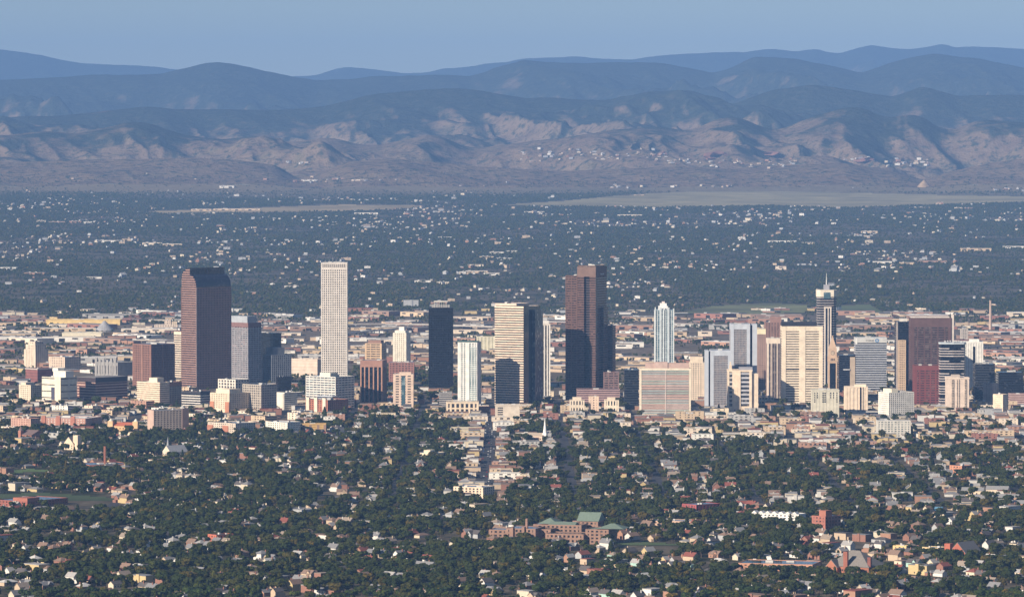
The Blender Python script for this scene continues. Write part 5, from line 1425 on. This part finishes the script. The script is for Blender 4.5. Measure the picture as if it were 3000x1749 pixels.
def scatter(name, label, rows, coll, kind='stuff'):
    a = np.array(rows, float)
    me = bpy.data.meshes.new(name)
    me.vertices.add(len(a)); me.vertices.foreach_set('co', a[:, :3].ravel())
    for nm, ty, data, prop in (('turn', 'FLOAT', a[:, 3], 'value'), ('size', 'FLOAT_VECTOR', a[:, 4:7].ravel(), 'vector'), ('pick', 'INT', a[:, 7].astype(np.int32), 'value')):
        at = me.attributes.new(nm, ty, 'POINT'); at.data.foreach_set(prop, data)
    o = link(name, me)
    ng = bpy.data.node_groups.new(name, 'GeometryNodeTree')
    ng.interface.new_socket('Geometry', in_out='INPUT', socket_type='NodeSocketGeometry')
    ng.interface.new_socket('Geometry', in_out='OUTPUT', socket_type='NodeSocketGeometry')
    gi, go_ = ng.nodes.new('NodeGroupInput'), ng.nodes.new('NodeGroupOutput')
    ci = ng.nodes.new('GeometryNodeCollectionInfo'); ci.inputs['Collection'].default_value = coll
    ci.inputs['Separate Children'].default_value = True; ci.inputs['Reset Children'].default_value = True
    ip = ng.nodes.new('GeometryNodeInstanceOnPoints'); ip.inputs['Pick Instance'].default_value = True
    def na(nm, ty):
        n = ng.nodes.new('GeometryNodeInputNamedAttribute'); n.data_type = ty; n.inputs['Name'].default_value = nm; return n.outputs[0]
    cx = ng.nodes.new('ShaderNodeCombineXYZ')
    L = ng.links.new
    L(gi.outputs[0], ip.inputs['Points']); L(ci.outputs[0], ip.inputs['Instance'])
    L(na('turn', 'FLOAT'), cx.inputs[2]); L(cx.outputs[0], ip.inputs['Rotation'])
    L(na('size', 'FLOAT_VECTOR'), ip.inputs['Scale']); L(na('pick', 'INT'), ip.inputs['Instance Index'])
    L(ip.outputs[0], go_.inputs[0])
    md = o.modifiers.new('scatter', 'NODES'); md.node_group = ng
    return tag(o, label, None, None, kind)
scatter('trees_beyond', 'leafy treetops between the houses up to downtown', SC_T, hidden_collection('tree_kind', tmeshes))
scatter('houses_beyond', 'houses scattered under the trees up to downtown', SC_H, hidden_collection('house_kind', hmeshes))
scatter('suburb_trees', 'dense far-off treetops of the western suburbs', SC_F, hidden_collection('far_tree_kind', fmeshes))
M_FW = rand_palette('far_house_walls', [W['white'], W['tan'], W['cream'], W['tan'], W['grey'], W['grey'], W['orange brick'], W['cream']], 13.7)
M_FR = rand_palette('far_house_roofs', [Rf['grey'], Rf['brown'], Rf['pale grey'], Rf['grey'], Rf['tan'], Rf['white'], Rf['grey']], 37.1)
ffm = []
for me in hmeshes:
    m2 = me.copy(); m2.materials[0] = M_FW; m2.materials[1] = M_FR; ffm.append(m2)
scatter('suburb_houses', 'tiny bright houses of the western suburbs', SC_FH, hidden_collection('house_kind_far', ffm))

# ---------------------------------------------------------------- red rocks, quarry cone
def rock(label, px, py, w, h, d, col, seed):
    X, Y, Z = hit(px, py)
    r = np.random.default_rng(seed)
    v, f = ICO2
    v = v * (1 + .28 * r.standard_normal((len(v), 1))) * np.array((w / 2, d / 2, h))
    v[:, 0] += v[:, 2] * .5
    tag(link('rock_outcrop', mesh('rock_outcrop', v, f, mat(col, .95, .3, .01)), None, (X, Y, Z)), label, 'rock')
rock('largest tilted red sandstone outcrop at the foot of the mountains', 2095, 458, 130, 26, 160, (.27, .14, .105), 1)
rock('low red sandstone ledge right of the largest outcrop', 2255, 452, 100, 14, 120, (.26, .14, .11), 2)
rock('red rock knoll above the hillside town at right', 2535, 470, 100, 14, 120, (.26, .14, .11), 3)
rock('small red rock patch left of the largest outcrop', 1940, 452, 50, 12, 70, (.26, .14, .11), 4)
b = thing('quarry_hill', 'pointed pale tan quarry cone at the base of the right-hand hills', 'hill', (*hit(2707, 548)[:2], hit(2707, 548)[2] - 3))
cone('slope', b, 0, 0, 0, 40, 38, 3, mat((.36, .26, .16), .95, .3, .05), 14)

# ---------------------------------------------------------------- cars on the wide street
CARV = [(-2.2, -.9, .35), (2.2, -.9, .35), (2.2, .9, .35), (-2.2, .9, .35), (-2.2, -.9, .95), (2.2, -.9, .85), (2.2, .9, .85), (-2.2, .9, .95), (-1.5, -.75, 1.5), (.6, -.75, 1.5), (.6, .75, 1.5), (-1.5, .75, 1.5), (1.2, -.85, .95), (1.2, .85, .95)]
CARF = [(3, 2, 1, 0), (0, 1, 5, 12, 4), (2, 3, 7, 13, 6), (1, 2, 6, 5), (3, 0, 4, 7), (5, 6, 13, 12), (8, 9, 10, 11), (12, 13, 10, 9), (4, 12, 9, 8), (13, 7, 11, 10), (7, 4, 8, 11)]
CARC = [('white', (.8, .8, .8)), ('silver', (.5, .5, .52)), ('black', (.02, .02, .025)), ('red', (.4, .03, .03)), ('blue', (.05, .1, .3))]
carmesh = []
for n, c in CARC:
    v = list(CARV); f = list(CARF); mi = [0, 0, 0, 0, 0, 0, 0, 1, 1, 1, 1]
    for wx in (-1.4, 1.4):
        for wy in (-.92, .92):
            o_ = len(v); v += [(wx + .34 * math.cos(a * .7854), wy, .34 + .34 * math.sin(a * .7854)) for a in range(8)]
            f.append(tuple(range(o_, o_ + 8)) if wy < 0 else tuple(range(o_ + 7, o_ - 1, -1))); mi.append(2)
    me = mesh('car', v, f, [mat(c, .3, .03), G_DARK, mat((.02, .02, .02))]); me.polygons.foreach_set('material_index', mi); carmesh.append(me)
for t in range(70):
    lane = random.choice([-9.2, -5, -1.7, 1.7, 5, 9.2])
    Y = random.uniform(5920, 7500)
    ci = random.choices(range(5), [5, 4, 3, 1, 1])[0]
    o = link('car', carmesh[ci], None, (ST0 + lane, Y, .155), math.pi / 2 * (1 if lane > 0 else -1))
    tag(o, None, 'car')
    px, py = project(ST0 + lane, Y, 0)
    REG.append((o, f'{CARC[ci][0]} car', px, py, 'car'))

# ---------------------------------------------------------------- labels for the many alike
ORD = ['leftmost', 'second', 'third', 'fourth', 'fifth', 'sixth', 'seventh', 'eighth', 'ninth', 'tenth', 'eleventh', 'twelfth', 'thirteenth', 'fourteenth', 'fifteenth', 'sixteenth', 'seventeenth', 'eighteenth', 'nineteenth', 'twentieth']
GRP = {'house': 'houses among the foreground trees', 'tree': 'trees along the bottom edge', 'fringe': 'low buildings at the edge of downtown', 'valley': 'sheds in the valley behind downtown', 'suburb': 'larger buildings in the far suburbs', 'car': 'cars on the wide street'}
WHERE = {'house': 'in near foreground', 'tree': 'near the bottom edge', 'fringe': 'at the edge of downtown', 'valley': 'in the valley behind downtown', 'suburb': 'in the far suburbs', 'car': 'on the wide street'}
buck = {}
for o, look, px, py, kind in REG:
    if '%s' in look: look = look % ('warehouse' if kind == 'valley' else 'building')
    buck.setdefault((kind, look), []).append((py if kind == 'car' else px, o))
for (kind, look), L in buck.items():
    L.sort(key=lambda t: (-t[0] if kind == 'car' else t[0]))
    for k, (q, o) in enumerate(L):
        o['group'] = GRP[kind]
        n = ORD[k] if k < len(ORD) else f'{k + 1}th'
        if kind == 'car': n = 'nearest' if k == 0 else n + ' nearest'; o['label'] = f'{look} {WHERE[kind]}, {n} of the {look}s'
        elif len(L) == 1: o['label'] = f'{look} {WHERE[kind]}'
        else: o['label'] = f'{look} {WHERE[kind]}, {n}' + (' such' if k == 0 else ' such from left')

# ---------------------------------------------------------------- haze
def haze():
    v = [(x, y, z) for z in (-8, 1750) for y in (-27000, 65500) for x in (-14000, 14000)]
    f = [(0, 2, 3, 1), (4, 5, 7, 6), (0, 1, 5, 4), (2, 6, 7, 3), (0, 4, 6, 2), (1, 3, 7, 5)]
    m = bpy.data.materials.new('haze'); m.use_nodes = True; nt = m.node_tree; nt.nodes.clear()
    out = nt.nodes.new('ShaderNodeOutputMaterial'); p = nt.nodes.new('ShaderNodeVolumePrincipled')
    p.inputs['Density'].default_value = 2.4e-5
    p.inputs['Color'].default_value = (.255, .49, 1, 1)
    p.inputs['Anisotropy'].default_value = -.15
    nt.links.new(p.outputs[0], out.inputs['Volume'])
    tag(link('haze', mesh('haze', v, f, m)), 'thin blue morning haze over city and mountains', None, None, 'stuff')
haze()
